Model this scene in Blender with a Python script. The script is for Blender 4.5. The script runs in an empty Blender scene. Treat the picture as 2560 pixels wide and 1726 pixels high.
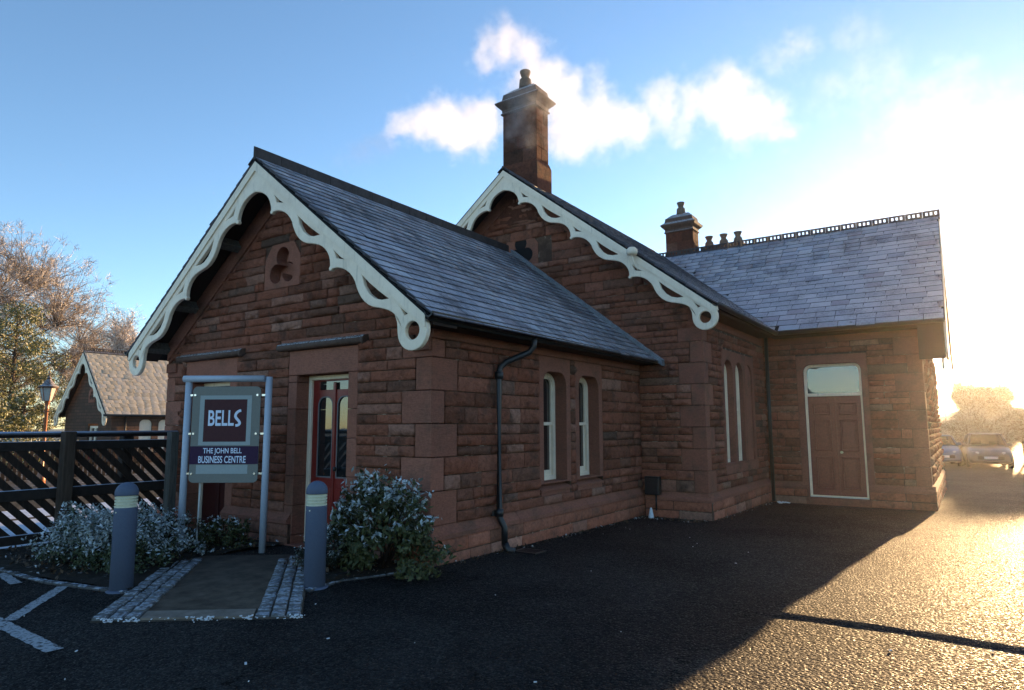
import bpy, bmesh, math, random
import numpy as np
from mathutils import Vector, Matrix
R = math.radians
rng = random.Random(7)
nr = np.random.default_rng(11)
SC = bpy.context.scene
COL = SC.collection

# ------------------------------------------------------------------ camera
CX, CY, CZ = 5.0914, -5.7771, 1.5619
YAW, PITCH, ROLL, FPX = 0.6004, 0.1226, -0.0033, 1640.63
cam_d = bpy.data.cameras.new("camera")
cam = bpy.data.objects.new("camera", cam_d)
COL.objects.link(cam)
_fw = Vector((-math.sin(YAW)*math.cos(PITCH), math.cos(YAW)*math.cos(PITCH), math.sin(PITCH)))
_rt = Vector((math.cos(YAW), math.sin(YAW), 0))
_up = _rt.cross(_fw)
_r2 = _rt*math.cos(ROLL) + _up*math.sin(ROLL)
_u2 = -_rt*math.sin(ROLL) + _up*math.cos(ROLL)
cam.matrix_world = Matrix(((_r2.x, _u2.x, -_fw.x, CX), (_r2.y, _u2.y, -_fw.y, CY), (_r2.z, _u2.z, -_fw.z, CZ), (0, 0, 0, 1)))
cam_d.sensor_fit = 'HORIZONTAL'
cam_d.sensor_width = 36.0
cam_d.lens = 36.0*FPX/2560.0
cam_d.clip_start = 0.05
cam_d.clip_end = 6000
SC.camera = cam

# ------------------------------------------------------------------ light
SUN_AZ, SUN_EL = R(4.2), R(5.0)
SUN = Vector((math.sin(SUN_AZ)*math.cos(SUN_EL), math.cos(SUN_AZ)*math.cos(SUN_EL), math.sin(SUN_EL)))
W = bpy.data.worlds.new("World")
SC.world = W
W.use_nodes = True
wn = W.node_tree
bg = wn.nodes['Background']
sky = wn.nodes.new('ShaderNodeTexSky')
sky.sky_type = 'NISHITA'
sky.sun_disc = False
sky.sun_elevation = SUN_EL
sky.sun_rotation = SUN_AZ
sky.altitude = 100
sky.air_density = 0.75
sky.dust_density = 0.15
sky.ozone_density = 2.0
wn.links.new(sky.outputs[0], bg.inputs[0])
bg.inputs[1].default_value = 0.125
sd = bpy.data.lights.new("sun", 'SUN')
sd.energy = 5.0
sd.angle = R(0.5)
sd.color = (1.0, 0.64, 0.31)
so = bpy.data.objects.new("sun", sd)
so.rotation_euler = SUN.to_track_quat('Z', 'Y').to_euler()
so.location = (20, 60, 30)
COL.objects.link(so)
VS = SC.view_settings
VS.view_transform = 'Standard'
VS.look = 'None'
VS.exposure = 1.97
VS.gamma = 1.0
VS.use_curve_mapping = False
SC.cycles.max_bounces = 8
SC.cycles.volume_bounces = 2
SC.cycles.use_denoising = True

# ------------------------------------------------------------------ helpers
def gz(y):
    return -0.0172*min(max(y, 0.0), 25.0)

def px_scale(p, n=None):
    d = Vector(p) - Vector((CX, CY, CZ))
    z = d.dot(_fw)
    if z < 0.3:
        return 0.0
    s = (FPX/z)**2
    if n is not None:
        s *= max(0.0, -d.normalized().dot(Vector(n)))
    x = 1280 + FPX*d.dot(_r2)/z
    y = 863 - FPX*d.dot(_u2)/z
    if x < -30 or x > 2590 or y < -30 or y > 1756:
        s *= 0.01
    return s

def props(o, label=None, cat=None, group=None, kind=None):
    if label: o['label'] = label
    if cat: o['category'] = cat
    if group: o['group'] = group
    if kind: o['kind'] = kind
    return o

def setpar(o, parent):
    if parent is not None:
        o.parent = parent
        o.matrix_parent_inverse = parent.matrix_world.inverted()
    return o

def thing(name, label, cat, loc=(0, 0, 0), rz=0.0, group=None):
    o = bpy.data.objects.new(name, None)
    o.empty_display_size = 0.2
    o.location = loc
    o.rotation_euler = (0, 0, rz)
    o.matrix_world = Matrix.Translation(loc) @ Matrix.Rotation(rz, 4, 'Z')
    COL.objects.link(o)
    return props(o, label, cat, group)

def link_mesh(name, me, mat, parent=None, local=False):
    o = bpy.data.objects.new(name, me)
    if mat is not None and not me.materials:
        for m in (mat if isinstance(mat, (list, tuple)) else [mat]):
            me.materials.append(m)
    COL.objects.link(o)
    if parent is not None:
        if local:
            o.parent = parent
        else:
            setpar(o, parent)
    return o

def np_mesh(name, v, f, smooth=False, midx=None):
    v = np.asarray(v, dtype=np.float32).reshape(-1, 3)
    f = np.asarray(f, dtype=np.int32)
    k = f.shape[1]
    me = bpy.data.meshes.new(name)
    me.vertices.add(len(v)); me.vertices.foreach_set('co', v.ravel())
    me.loops.add(f.size); me.loops.foreach_set('vertex_index', f.ravel())
    me.polygons.add(len(f)); me.polygons.foreach_set('loop_start', np.arange(0, f.size, k, dtype=np.int32))
    if smooth:
        me.polygons.foreach_set('use_smooth', np.ones(len(f), dtype=bool))
    if midx is not None:
        me.polygons.foreach_set('material_index', np.asarray(midx, dtype=np.int32))
    me.update(calc_edges=True)
    return me

class MB:
    """collects simple solids into one mesh"""
    def __init__(s):
        s.bm = bmesh.new()
    def box(s, a, b, M=None, bev=0.0):
        x0, y0, z0 = a; x1, y1, z1 = b
        vs = [s.bm.verts.new((x, y, z)) for z in (z0, z1) for y in (y0, y1) for x in (x0, x1)]
        fs = [s.bm.faces.new([vs[i] for i in q]) for q in ((0, 2, 3, 1), (4, 5, 7, 6), (0, 1, 5, 4), (1, 3, 7, 5), (3, 2, 6, 7), (2, 0, 4, 6))]
        if bev:
            es = set(e for f in fs for e in f.edges)
            r = bmesh.ops.bevel(s.bm, geom=list(es), offset=bev, segments=1, affect='EDGES', profile=0.5)
            vs = list(set(v for f in r['faces'] for v in f.verts) | set(v for v in vs if v.is_valid))
        if M is not None:
            bmesh.ops.transform(s.bm, matrix=M, verts=vs)
        return s
    def tube(s, pts, r, n=10, cap=True):
        rings = []
        pts = [Vector(p) for p in pts]
        for i, p in enumerate(pts):
            d = (pts[min(i+1, len(pts)-1)] - pts[max(i-1, 0)]).normalized()
            q = d.to_track_quat('Z', 'Y')
            rr = r[i] if isinstance(r, (list, tuple)) else r
            rings.append([s.bm.verts.new(p + q @ Vector((rr*math.cos(t*2*math.pi/n), rr*math.sin(t*2*math.pi/n), 0))) for t in range(n)])
        for a, b in zip(rings, rings[1:]):
            for t in range(n):
                f = s.bm.faces.new((a[t], a[(t+1) % n], b[(t+1) % n], b[t])); f.smooth = True
        if cap:
            s.bm.faces.new(rings[0][::-1]); s.bm.faces.new(rings[-1])
        return s
    def lathe(s, prof, n=16, c=(0, 0, 0), smooth=True, a0=0.0):
        rings = []
        for (r, z) in prof:
            rings.append([s.bm.verts.new((c[0]+r*math.cos(a0+t*2*math.pi/n), c[1]+r*math.sin(a0+t*2*math.pi/n), c[2]+z)) for t in range(n)])
        for a, b in zip(rings, rings[1:]):
            for t in range(n):
                f = s.bm.faces.new((a[t], a[(t+1) % n], b[(t+1) % n], b[t])); f.smooth = smooth
        s.bm.faces.new(rings[0][::-1]); s.bm.faces.new(rings[-1])
        return s
    def prism(s, poly, d0, d1, M=None):
        """poly in local xy, extruded along local z d0..d1"""
        a = [s.bm.verts.new((x, y, d0)) for x, y in poly]
        b = [s.bm.verts.new((x, y, d1)) for x, y in poly]
        n = len(poly)
        s.bm.faces.new(a[::-1]); s.bm.faces.new(b)
        for i in range(n):
            s.bm.faces.new((a[i], a[(i+1) % n], b[(i+1) % n], b[i]))
        if M is not None:
            bmesh.ops.transform(s.bm, matrix=M, verts=a+b)
        return s
    def quad(s, pts):
        s.bm.faces.new([s.bm.verts.new(p) for p in pts]); return s
    def mesh(s, name):
        bmesh.ops.recalc_face_normals(s.bm, faces=s.bm.faces)
        me = bpy.data.meshes.new(name)
        s.bm.to_mesh(me); s.bm.free()
        return me
    def build(s, name, mat, parent=None, local=False):
        return link_mesh(name, s.mesh(name), mat, parent, local)

def plate_mesh(name, outline, holes, thick, bev=0.0, M=None):
    """flat plate with holes: local xy outline, thickness centred on z"""
    cu = bpy.data.curves.new(name, 'CURVE')
    cu.dimensions = '2D'; cu.fill_mode = 'BOTH'
    for pl in [outline] + list(holes):
        sp = cu.splines.new('POLY')
        sp.points.add(len(pl)-1)
        for p, q in zip(sp.points, pl):
            p.co = (q[0], q[1], 0, 1)
        sp.use_cyclic_u = True
    cu.extrude = thick/2 - bev
    cu.bevel_depth = bev; cu.bevel_resolution = 0; cu.offset = -bev
    ob = bpy.data.objects.new(name, cu)
    me = bpy.data.meshes.new_from_object(ob)
    bpy.data.objects.remove(ob); bpy.data.curves.remove(cu)
    me.materials.clear()
    for p in me.polygons:
        p.use_smooth = False
    if M is not None:
        me.transform(M)
    return me

def frame_mat(o, u, n):
    """local x->u, local y->up, local z->n at origin o"""
    u = Vector(u); n = Vector(n)
    return Matrix(((u.x, 0, n.x, o[0]), (u.y, 0, n.y, o[1]), (u.z, 1, n.z, o[2]), (0, 0, 0, 1)))

def smooth_poly(pts, it=2):
    for _ in range(it):
        q = []
        for i in range(len(pts)-1):
            a, b = pts[i], pts[i+1]
            q += [(a[0]*.75+b[0]*.25, a[1]*.75+b[1]*.25), (a[0]*.25+b[0]*.75, a[1]*.25+b[1]*.75)]
        pts = [pts[0]] + q + [pts[-1]]
    return pts

def arch_top(u0, u1, z0, z1, r, n=6):
    p = [(u0, z0), (u1, z0)]
    for i in range(n+1):
        a = i*math.pi/2/n
        p.append((u1-r+r*math.cos(a), z1-r+r*math.sin(a)))
    for i in range(n+1):
        a = math.pi/2 + i*math.pi/2/n
        p.append((u0+r+r*math.cos(a), z1-r+r*math.sin(a)))
    return p

def rect(u0, u1, z0, z1):
    return [(u0, z0), (u1, z0), (u1, z1), (u0, z1)]

# ------------------------------------------------------------------ materials
class NT:
    def __init__(s, name, rough=0.8, spec=0.3):
        s.m = bpy.data.materials.new(name); s.m.use_nodes = True
        s.t = s.m.node_tree; s.b = s.t.nodes['Principled BSDF']
        s.b.inputs['Roughness'].default_value = rough
        s.b.inputs['Specular IOR Level'].default_value = spec
    def n(s, typ, **kw):
        nd = s.t.nodes.new(typ)
        for k, v in kw.items():
            if k.startswith('i_'):
                key = k[2:]
                nd.inputs[int(key) if key.isdigit() else key.replace('_', ' ')].default_value = v
            else:
                setattr(nd, k, v)
        return nd
    def l(s, a, b): s.t.links.new(a, b)
    def coord(s, obj=True):
        return s.n('ShaderNodeNewGeometry').outputs['Position'] if not obj else s.n('ShaderNodeTexCoord').outputs['Object']
    def noise(s, scale, detail=4, rough=0.6, vec=None, dist=0.0):
        nd = s.n('ShaderNodeTexNoise')
        nd.inputs['Scale'].default_value = scale; nd.inputs['Detail'].default_value = detail
        nd.inputs['Roughness'].default_value = rough; nd.inputs['Distortion'].default_value = dist
        s.l(vec if vec is not None else s.n('ShaderNodeNewGeometry').outputs['Position'], nd.inputs['Vector'])
        return nd.outputs['Fac']
    def ramp(s, fac, stops, interp='LINEAR'):
        nd = s.n('ShaderNodeValToRGB'); cr = nd.color_ramp; cr.interpolation = interp
        while len(cr.elements) < len(stops): cr.elements.new(0.5)
        for e, (p, c) in zip(cr.elements, stops):
            e.position = p; e.color = (*c, 1) if len(c) == 3 else c
        s.l(fac, nd.inputs[0])
        return nd.outputs[0]
    def mix(s, fac, a, b, typ='MIX'):
        nd = s.n('ShaderNodeMix'); nd.data_type = 'RGBA'; nd.blend_type = typ
        for sock, v in ((0, fac), (6, a), (7, b)):
            if hasattr(v, 'node'): s.l(v, nd.inputs[sock])
            else: nd.inputs[sock].default_value = v if sock == 0 else ((*v, 1) if len(v) == 3 else v)
        return nd.outputs[2]
    def math(s, op, a, b=0.0, c=None, clamp=False):
        nd = s.n('ShaderNodeMath', operation=op, use_clamp=clamp)
        for i, v in enumerate((a, b) if c is None else (a, b, c)):
            if hasattr(v, 'node'): s.l(v, nd.inputs[i])
            else: nd.inputs[i].default_value = v
        return nd.outputs[0]
    def rand(s):
        a = s.n('ShaderNodeObjectInfo').outputs['Random']
        b = s.n('ShaderNodeNewGeometry').outputs['Random Per Island']
        return s.math('FRACT', s.math('ADD', a, b))
    def nz(s):
        x = s.n('ShaderNodeSeparateXYZ')
        s.l(s.n('ShaderNodeNewGeometry').outputs['True Normal'], x.inputs[0])
        return x.outputs[2]
    def step(s, v, a, b):
        nd = s.n('ShaderNodeMapRange', interpolation_type='SMOOTHSTEP')
        nd.inputs[1].default_value = a; nd.inputs[2].default_value = b
        s.l(v, nd.inputs[0]); return nd.outputs[0]
    def col(s, c):
        if hasattr(c, 'node'): s.l(c, s.b.inputs['Base Color'])
        else: s.b.inputs['Base Color'].default_value = (*c, 1)
    def bump(s, h, strength=0.5, dist=0.02):
        nd = s.n('ShaderNodeBump'); nd.inputs['Strength'].default_value = strength; nd.inputs['Distance'].default_value = dist
        s.l(h, nd.inputs['Height']); s.l(nd.outputs[0], s.b.inputs['Normal'])

def m_stone(name, dark=1.0, bump=0.9):
    t = NT(name, 0.93, 0.12)
    r = t.rand()
    c = t.ramp(r, [(0.0, (0.20, 0.080, 0.050)), (0.20, (0.335, 0.120, 0.074)), (0.42, (0.27, 0.106, 0.068)), (0.60, (0.385, 0.150, 0.098)), (0.74, (0.185, 0.088, 0.060)), (0.86, (0.38, 0.175, 0.122)), (0.93, (0.42, 0.22, 0.16)), (1.0, (0.125, 0.078, 0.058))])
    n1 = t.noise(3.0, 5, 0.65)
    c = t.mix(t.math('MULTIPLY', t.step(n1, 0.48, 0.76), 0.75), c, (0.070, 0.052, 0.044))
    n2 = t.math('ADD', t.math('MULTIPLY', t.noise(16.0, 6, 0.75), 0.7), t.math('MULTIPLY', t.noise(60.0, 5, 0.8), 0.3))
    c = t.mix(0.58, c, t.ramp(n2, [(0.36, (0.30, 0.29, 0.28)), (0.5, (0.92, 0.90, 0.88)), (0.64, (1.45, 1.38, 1.32))]), 'MULTIPLY')
    if dark != 1.0:
        c = t.mix(1.0, c, (dark, dark, dark), 'MULTIPLY')
    t.col(c)
    t.bump(t.math('ADD', t.math('MULTIPLY', t.noise(13, 6, 0.72), 1.0), t.math('MULTIPLY', t.noise(75, 5, 0.75), 0.35)), bump, 0.06)
    return t.m
def m_dressed(name):
    t = NT(name, 0.9, 0.15)
    c = t.ramp(t.rand(), [(0.0, (0.29, 0.116, 0.078)), (0.5, (0.25, 0.102, 0.070)), (1.0, (0.325, 0.134, 0.092))])
    c = t.mix(t.step(t.noise(2.2, 5, 0.65), 0.45, 0.8), c, (0.14, 0.078, 0.056))
    c = t.mix(0.5, c, t.ramp(t.noise(38, 6, 0.8), [(0.34, (0.55, 0.54, 0.53)), (0.66, (1.35, 1.32, 1.28))]), 'MULTIPLY')
    mp = t.n('ShaderNodeMapping'); mp.inputs['Rotation'].default_value = (0, .5, .5); mp.inputs['Scale'].default_value = (14, 14, 120)
    t.l(t.n('ShaderNodeNewGeometry').outputs['Position'], mp.inputs[0])
    tool = t.noise(1.0, 3, 0.6, mp.outputs[0])
    t.col(t.mix(0.35, c, t.ramp(tool, [(0.35, (0.6, 0.6, 0.6)), (0.65, (1.25, 1.25, 1.25))]), 'MULTIPLY')); t.bump(t.math('ADD', t.noise(60, 6, 0.75), tool), 0.6, 0.012)
    return t.m
def m_mortar():
    t = NT("mortar", 0.95, 0.1)
    t.col(t.ramp(t.noise(5, 5, 0.7), [(0.40, (0.075, 0.042, 0.030)), (0.56, (0.12, 0.072, 0.052)), (0.64, (0.34, 0.25, 0.20)), (0.8, (0.46, 0.38, 0.32))]))
    t.bump(t.noise(120, 4), 0.5, 0.01)
    return t.m
def m_slate(name, frost=0.6):
    t = NT(name, 0.7, 0.3)
    r = t.rand()
    base = t.ramp(r, [(0.0, (0.055, 0.052, 0.062)), (0.5, (0.085, 0.080, 0.094)), (1.0, (0.12, 0.098, 0.11))])
    k = 0.95+0.25*frost
    fr = t.ramp(r, [(0.0, (0.25*k, 0.26*k, 0.31*k)), (0.25, (0.37*k, 0.37*k, 0.42*k)), (0.55, (0.31*k, 0.315*k, 0.37*k)), (0.8, (0.42*k, 0.42*k, 0.46*k)), (1.0, (0.27*k, 0.25*k, 0.29*k))])
    fine = t.noise(24, 6, 0.75)
    mid = t.noise(1.7, 4, 0.6)
    amt = t.math('ADD', t.math('MULTIPLY', mid, 0.55), t.math('MULTIPLY', fine, 0.5))
    f = t.step(amt, 0.62-0.35*frost, 0.95-0.35*frost)
    f = t.math('MULTIPLY', f, t.step(t.nz(), 0.35, 0.6))
    c = t.mix(f, base, fr)
    t.col(t.mix(t.step(t.noise(1.1, 4, 0.6), 0.71, 0.77), c, (0.11, 0.075, 0.052)))
    t.bump(t.noise(45, 4), 0.3, 0.01)
    return t.m
def m_plain(name, c, rough=0.5, spec=0.4, var=0.12, bump=0.0, sc=30, metal=0.0):
    t = NT(name, rough, spec)
    a = tuple(x*(1-var) for x in c); b = tuple(min(1, x*(1+var)) for x in c)
    t.col(t.ramp(t.noise(sc, 4, 0.65), [(0.3, a), (0.7, b)]))
    t.b.inputs['Metallic'].default_value = metal
    if bump: t.bump(t.noise(sc*3, 4), bump, 0.01)
    return t.m
def m_white():
    t = NT("white_paint", 0.5, 0.35)
    c = t.ramp(t.noise(5, 5, 0.7), [(0.25, (0.77, 0.63, 0.48)), (0.6, (0.90, 0.76, 0.59))])
    mp = t.n('ShaderNodeMapping'); mp.inputs['Scale'].default_value = (16, 16, 1.6)
    t.l(t.n('ShaderNodeNewGeometry').outputs['Position'], mp.inputs[0])
    c = t.mix(t.math('MULTIPLY', t.step(t.noise(1.2, 5, 0.7, mp.outputs[0]), 0.54, 0.74), 0.5), c, (0.38, 0.32, 0.24))
    c = t.mix(t.step(t.noise(60, 5, 0.8), 0.66, 0.78), c, (0.46, 0.42, 0.32))
    t.col(c); t.bump(t.noise(24, 4), 0.12, 0.01)
    return t.m
def m_glass(name, tint=(0.012, 0.014, 0.016)):
    t = NT(name, 0.03, 1.0)
    t.col(tint); t.b.inputs['IOR'].default_value = 1.65
    t.bump(t.noise(2.5, 2), 0.03, 0.02)
    return t.m
def m_wood(name, c):
    t = NT(name, 0.8, 0.2)
    mp = t.n('ShaderNodeMapping'); mp.inputs['Scale'].default_value = (9, 9, 0.8)
    t.l(t.coord(), mp.inputs[0])
    n = t.noise(4, 5, 0.65, mp.outputs[0])
    t.col(t.ramp(n, [(0.3, tuple(x*.55 for x in c)), (0.7, tuple(x*1.3 for x in c))]))
    t.bump(n, 0.3, 0.01)
    return t.m
def m_frosted(name, base, frost=(0.55, 0.60, 0.68), lo=0.2, hi=0.9, nlo=0.45, nhi=0.6, rough=0.7, sc=40):
    """frost lying on upward-facing faces"""
    t = NT(name, rough, 0.25)
    b = t.ramp(t.noise(12, 4, 0.65), [(0.3, tuple(x*.7 for x in base)), (0.7, tuple(x*1.3 for x in base))])
    f = t.math('MULTIPLY', t.step(t.nz(), lo, hi), t.step(t.noise(sc, 5, 0.7), nlo, nhi))
    t.col(t.mix(f, b, frost)); t.bump(t.noise(sc*1.5, 4), 0.3, 0.01)
    return t.m
def m_leaf(name, a, b, frost, amount, thr=0.15, tr=0.15, rough=0.55):
    t = NT(name, rough, 0.3)
    r = t.n('ShaderNodeNewGeometry').outputs['Random Per Island']
    c = t.ramp(r, [(0.0, a), (0.5, tuple((x+y)/2 for x, y in zip(a, b))), (1.0, b)])
    nz = t.math('ABSOLUTE', t.nz())
    f = t.math('MULTIPLY', t.step(nz, thr, thr+0.3), t.step(t.math('FRACT', t.math('MULTIPLY', r, 7.31)), 1-amount, 1-amount+0.12))
    f = t.math('MULTIPLY', f, t.step(t.noise(50, 3), 0.32, 0.5))
    t.col(t.mix(f, c, frost))
    if tr:
        t.b.inputs['Transmission Weight'].default_value = 0.0
        t.b.inputs['Subsurface Weight'].default_value = 0.0
    return t.m
def m_asphalt():
    t = NT("asphalt", 0.9, 0.06)
    P = t.n('ShaderNodeNewGeometry').outputs['Position']
    v = t.n('ShaderNodeTexVoronoi'); v.inputs['Scale'].default_value = 42
    t.l(P, v.inputs['Vector'])
    sep = t.n('ShaderNodeSeparateColor'); t.l(v.outputs['Color'], sep.inputs[0])
    c = t.ramp(sep.outputs[0], [(0.0, (0.020, 0.020, 0.021)), (0.5, (0.031, 0.030, 0.030)), (0.9, (0.046, 0.044, 0.041)), (1.0, (0.070, 0.065, 0.060))])
    # old patches, oil stains and tyre-polished streaks
    c = t.mix(t.step(t.noise(0.45, 6, 0.62), 0.42, 0.60), c, t.mix(1.0, c, (0.55, 0.55, 0.57), 'MULTIPLY'))
    c = t.mix(t.math('MULTIPLY', t.step(t.noise(1.9, 3, 0.5), 0.66, 0.76), 0.8), c, (0.010, 0.010, 0.011))
    c = t.mix(t.math('MULTIPLY', t.step(t.noise(4.0, 6, 0.7), 0.58, 0.75), 0.6), c, (0.060, 0.058, 0.058))
    # hairline cracks
    vc = t.n('ShaderNodeTexVoronoi', feature='DISTANCE_TO_EDGE'); vc.inputs['Scale'].default_value = 0.42
    nv = t.n('ShaderNodeTexNoise'); nv.inputs['Scale'].default_value = 2.2; nv.inputs['Detail'].default_value = 5; t.l(P, nv.inputs['Vector'])
    vm = t.n('ShaderNodeVectorMath', operation='SCALE'); vm.inputs['Scale'].default_value = 0.9; t.l(nv.outputs['Color'], vm.inputs[0])
    va = t.n('ShaderNodeVectorMath', operation='ADD'); t.l(P, va.inputs[0]); t.l(vm.outputs[0], va.inputs[1]); t.l(va.outputs[0], vc.inputs['Vector'])
    crack = t.step(vc.outputs['Distance'], 0.007, 0.002)
    crack = t.math('MULTIPLY', crack, t.step(t.noise(0.8, 3), 0.48, 0.58))
    c = t.mix(crack, c, (0.008, 0.008, 0.008))
    t.col(c)
    vg = t.n('ShaderNodeTexVoronoi'); vg.inputs['Scale'].default_value = 95; t.l(P, vg.inputs['Vector'])
    sg_ = t.n('ShaderNodeSeparateColor'); t.l(vg.outputs['Color'], sg_.inputs[0])
    t.l(t.ramp(sg_.outputs[1], [(0.0, (.92,)*3), (0.6, (.8,)*3), (1.0, (.48,)*3)]), t.b.inputs['Roughness'])
    t.l(t.ramp(sg_.outputs[1], [(0.0, (.03,)*3), (0.6, (.05,)*3), (1.0, (.17,)*3)]), t.b.inputs['Specular IOR Level'])
    h = t.math('ADD', t.math('MULTIPLY', v.outputs['Distance'], -1.6), t.math('ADD', t.math('MULTIPLY', t.noise(85, 3, 0.8), 0.7), t.math('MULTIPLY', t.noise(3, 4, 0.6), 0.7)))
    t.bump(t.math('SUBTRACT', h, t.math('MULTIPLY', crack, 0.8)), 1.0, 0.022)
    return t.m

M = {}
M['stone'] = m_stone("rock_faced_sandstone")
M['plinth'] = m_stone("plinth_sandstone", 1.15, 0.45)
M['dressed'] = m_dressed("dressed_sandstone")
M['mortar'] = m_mortar()
M['slate'] = m_slate("frosted_slate", 1.0)
M['slate_a'] = m_slate("thinly_frosted_slate", 0.78)
M['under'] = m_plain("roof_underlay", (0.018, 0.017, 0.018), 0.95, 0.1)
M['ridge'] = m_frosted("ridge_tile_clay", (0.055, 0.045, 0.045), (0.42, 0.43, 0.48), 0.5, 0.9, 0.5, 0.62)
M['lead'] = m_frosted("lead_flashing", (0.17, 0.18, 0.20), (0.42, 0.44, 0.50), 0.3, 0.8, 0.4, 0.6)
M['white'] = m_white()
M['iron'] = m_plain("black_cast_iron", (0.014, 0.014, 0.016), 0.4, 0.5, 0.3, 0.1)
M['wood_dark'] = m_wood("dark_timber", (0.030, 0.020, 0.016))
M['wood_grey'] = m_wood("weathered_timber", (0.11, 0.105, 0.095))
M['soffit'] = m_plain("soffit_boards", (0.035, 0.022, 0.018), 0.8, 0.2)
M['red'] = m_plain("dark_red_paint", (0.20, 0.014, 0.010), 0.35, 0.5, 0.12)
M['conc0'] = m_plain('grey_bead', (0.16, 0.15, 0.15), .6)
M['brown_door'] = m_plain("red_brown_paint", (0.21, 0.058, 0.036), 0.4, 0.35, 0.22)
M['glass'] = m_glass("window_glass")
M['curtain'] = m_plain("net_blind", (0.35, 0.36, 0.36), 0.9, 0.1)
M['chim'] = m_stone("sooty_sandstone", 0.40, 0.6)
M['chimcap'] = m_frosted("chimney_cap_stone", (0.10, 0.062, 0.048), (0.40, 0.43, 0.48), 0.35, 0.8, 0.42, 0.55)
M['pot'] = m_plain("clay_pot", (0.16, 0.115, 0.085), 0.85, 0.2, 0.25, 0.2)
M['asphalt'] = m_asphalt()

# ------------------------------------------------------------------ setting: ground
def grid_sheet(name, xs, ys, zf, mat, parent=None):
    v = [(x, y, zf(x, y)) for y in ys for x in xs]
    nx = len(xs)
    f = [(j*nx+i, j*nx+i+1, (j+1)*nx+i+1, (j+1)*nx+i) for j in range(len(ys)-1) for i in range(nx-1)]
    return link_mesh(name, np_mesh(name, v, f, True), mat, parent)

xs = [-5.3, -2, 0, 2, 4, 6, 10, 20, 60, 200, 900]
ys = [-300, -60, -20, -8, -4, -2, 0, 1, 2, 4, 8, 12, 16, 20, 25, 30, 60, 150, 400, 1500]
props(grid_sheet('ground', [-900, -300, -60, -20, -15.0], ys, lambda x, y: gz(y)-0.06, m_frosted("rough_grass_ground", (0.05, 0.055, 0.03), (0.4, 0.42, 0.42), 0.5, 0.9, 0.45, 0.7, 0.9, 3)), kind='structure')
props(grid_sheet('car_park_asphalt', xs, ys, lambda x, y: gz(y), M['asphalt']), kind='structure')
# raised resurfacing layer whose edge throws the thin shadow across the sunlit tarmac
ov = MB()
ex = [2.2+0.16*i for i in range(120)]
def edge_y(x): return 0.16+0.035*math.sin(x*3.1)+0.02*math.sin(x*9.7+1)+0.012*rng.uniform(-1, 1)
ey = [edge_y(x) for x in ex]
hgt = [0.005*min(1, max(0, (x-2.2)/1.3)) for x in ex]
vv = []; ff = []
for i, x in enumerate(ex):
    vv += [(x, ey[i]-0.03, gz(ey[i])+0.0015), (x, ey[i], gz(ey[i])+0.004+hgt[i]), (x, ey[i]+0.5, gz(ey[i]+.5)+0.004+hgt[i]), (x, 3.2, gz(3.2)+0.004+hgt[i]*0.7), (x, 6.2, gz(6.2)+0.0035)]
for i in range(len(ex)-1):
    for k in range(4):
        a = i*5+k; ff.append((a, a+5, a+6, a+1))
props(link_mesh('asphalt_overlay', np_mesh('asphalt_overlay', vv, ff), M['asphalt']), kind='structure')

# ------------------------------------------------------------------ the station building
ST = thing('station_building', 'red sandstone station building with two white fretwork gables and slate roofs', 'building', (0, 0, 0))
ZB = -0.35
cxA, wA, dB = -2.9, 5.8, 5.95
cxB, xB, dC, xC = -2.77, 1.26, 10.29, 4.44
HA, HB, HC = 5.31, 7.09, 6.86
T = 0.776
PR = bpy.data.objects

def part(name, mb_or_mesh, mat, parent=ST):
    me = mb_or_mesh.mesh(name) if isinstance(mb_or_mesh, MB) else mb_or_mesh
    return link_mesh(name, me, mat, parent)

# unit stones -----------------------------------------------------
def unit_stone(seed, rough=1.0):
    r = random.Random(seed)
    nu, nv = 5, 3
    vs = []; fs = []
    us = [-.5] + [(-.5+(i/nu)+r.uniform(-.07, .07)) for i in range(1, nu)] + [.5]
    zs = [-.5, -.5+.26+r.uniform(-.08, .08), .5-.26+r.uniform(-.08, .08), .5]
    tilt = r.uniform(-.25, .25)
    for j, z in enumerate(zs):
        for i, u in enumerate(us):
            inner = 0 < i < nu and 0 < j < nv
            if inner:
                d = -(0.55+tilt*u+1.1*rough*(r.random()-.42)+(0.12 if j == 2 else -.02))
                zz = z+r.uniform(-.10, .10)*rough
            else:
                d = -0.22-0.22*rough*r.random(); zz = z
            vs.append((u, d, zz))
    for j in range(nv):
        for i in range(nu):
            a = j*(nu+1)+i
            fs.append((a, a+1, a+nu+2, a+nu+1))
    n0 = len(vs)
    vs += [(-.5, 0.2, -.5), (.5, 0.2, -.5), (.5, 0.2, .5), (-.5, 0.2, .5)]
    tri = []
    for q in fs:
        if r.random() < .5: tri += [(q[0], q[1], q[2]), (q[0], q[2], q[3])]
        else: tri += [(q[0], q[1], q[3]), (q[1], q[2], q[3])]
    bot = list(range(0, nu+1)); top = [nv*(nu+1)+i for i in range(nu+1)]
    lef = [j*(nu+1) for j in range(nv+1)]; rig = [j*(nu+1)+nu for j in range(nv+1)]
    for k in range(nu):
        tri.append((bot[k+1], bot[k], n0)); tri.append((top[k], top[k+1], n0+3))
    tri.append((bot[-1], n0, n0+1)); tri.append((top[-1], n0+2, n0+3))
    for k in range(nv):
        tri.append((lef[k], lef[k+1], n0)); tri.append((rig[k+1], rig[k], n0+1))
    tri.append((lef[-1], n0+3, n0)); tri.append((rig[-1], n0+1, n0+2))
    return vs, tri
STONES = [unit_stone(100+i) for i in range(24)]
STONES_S = [unit_stone(300+i, 0.25) for i in range(6)]
STONE_ME = {}
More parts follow.
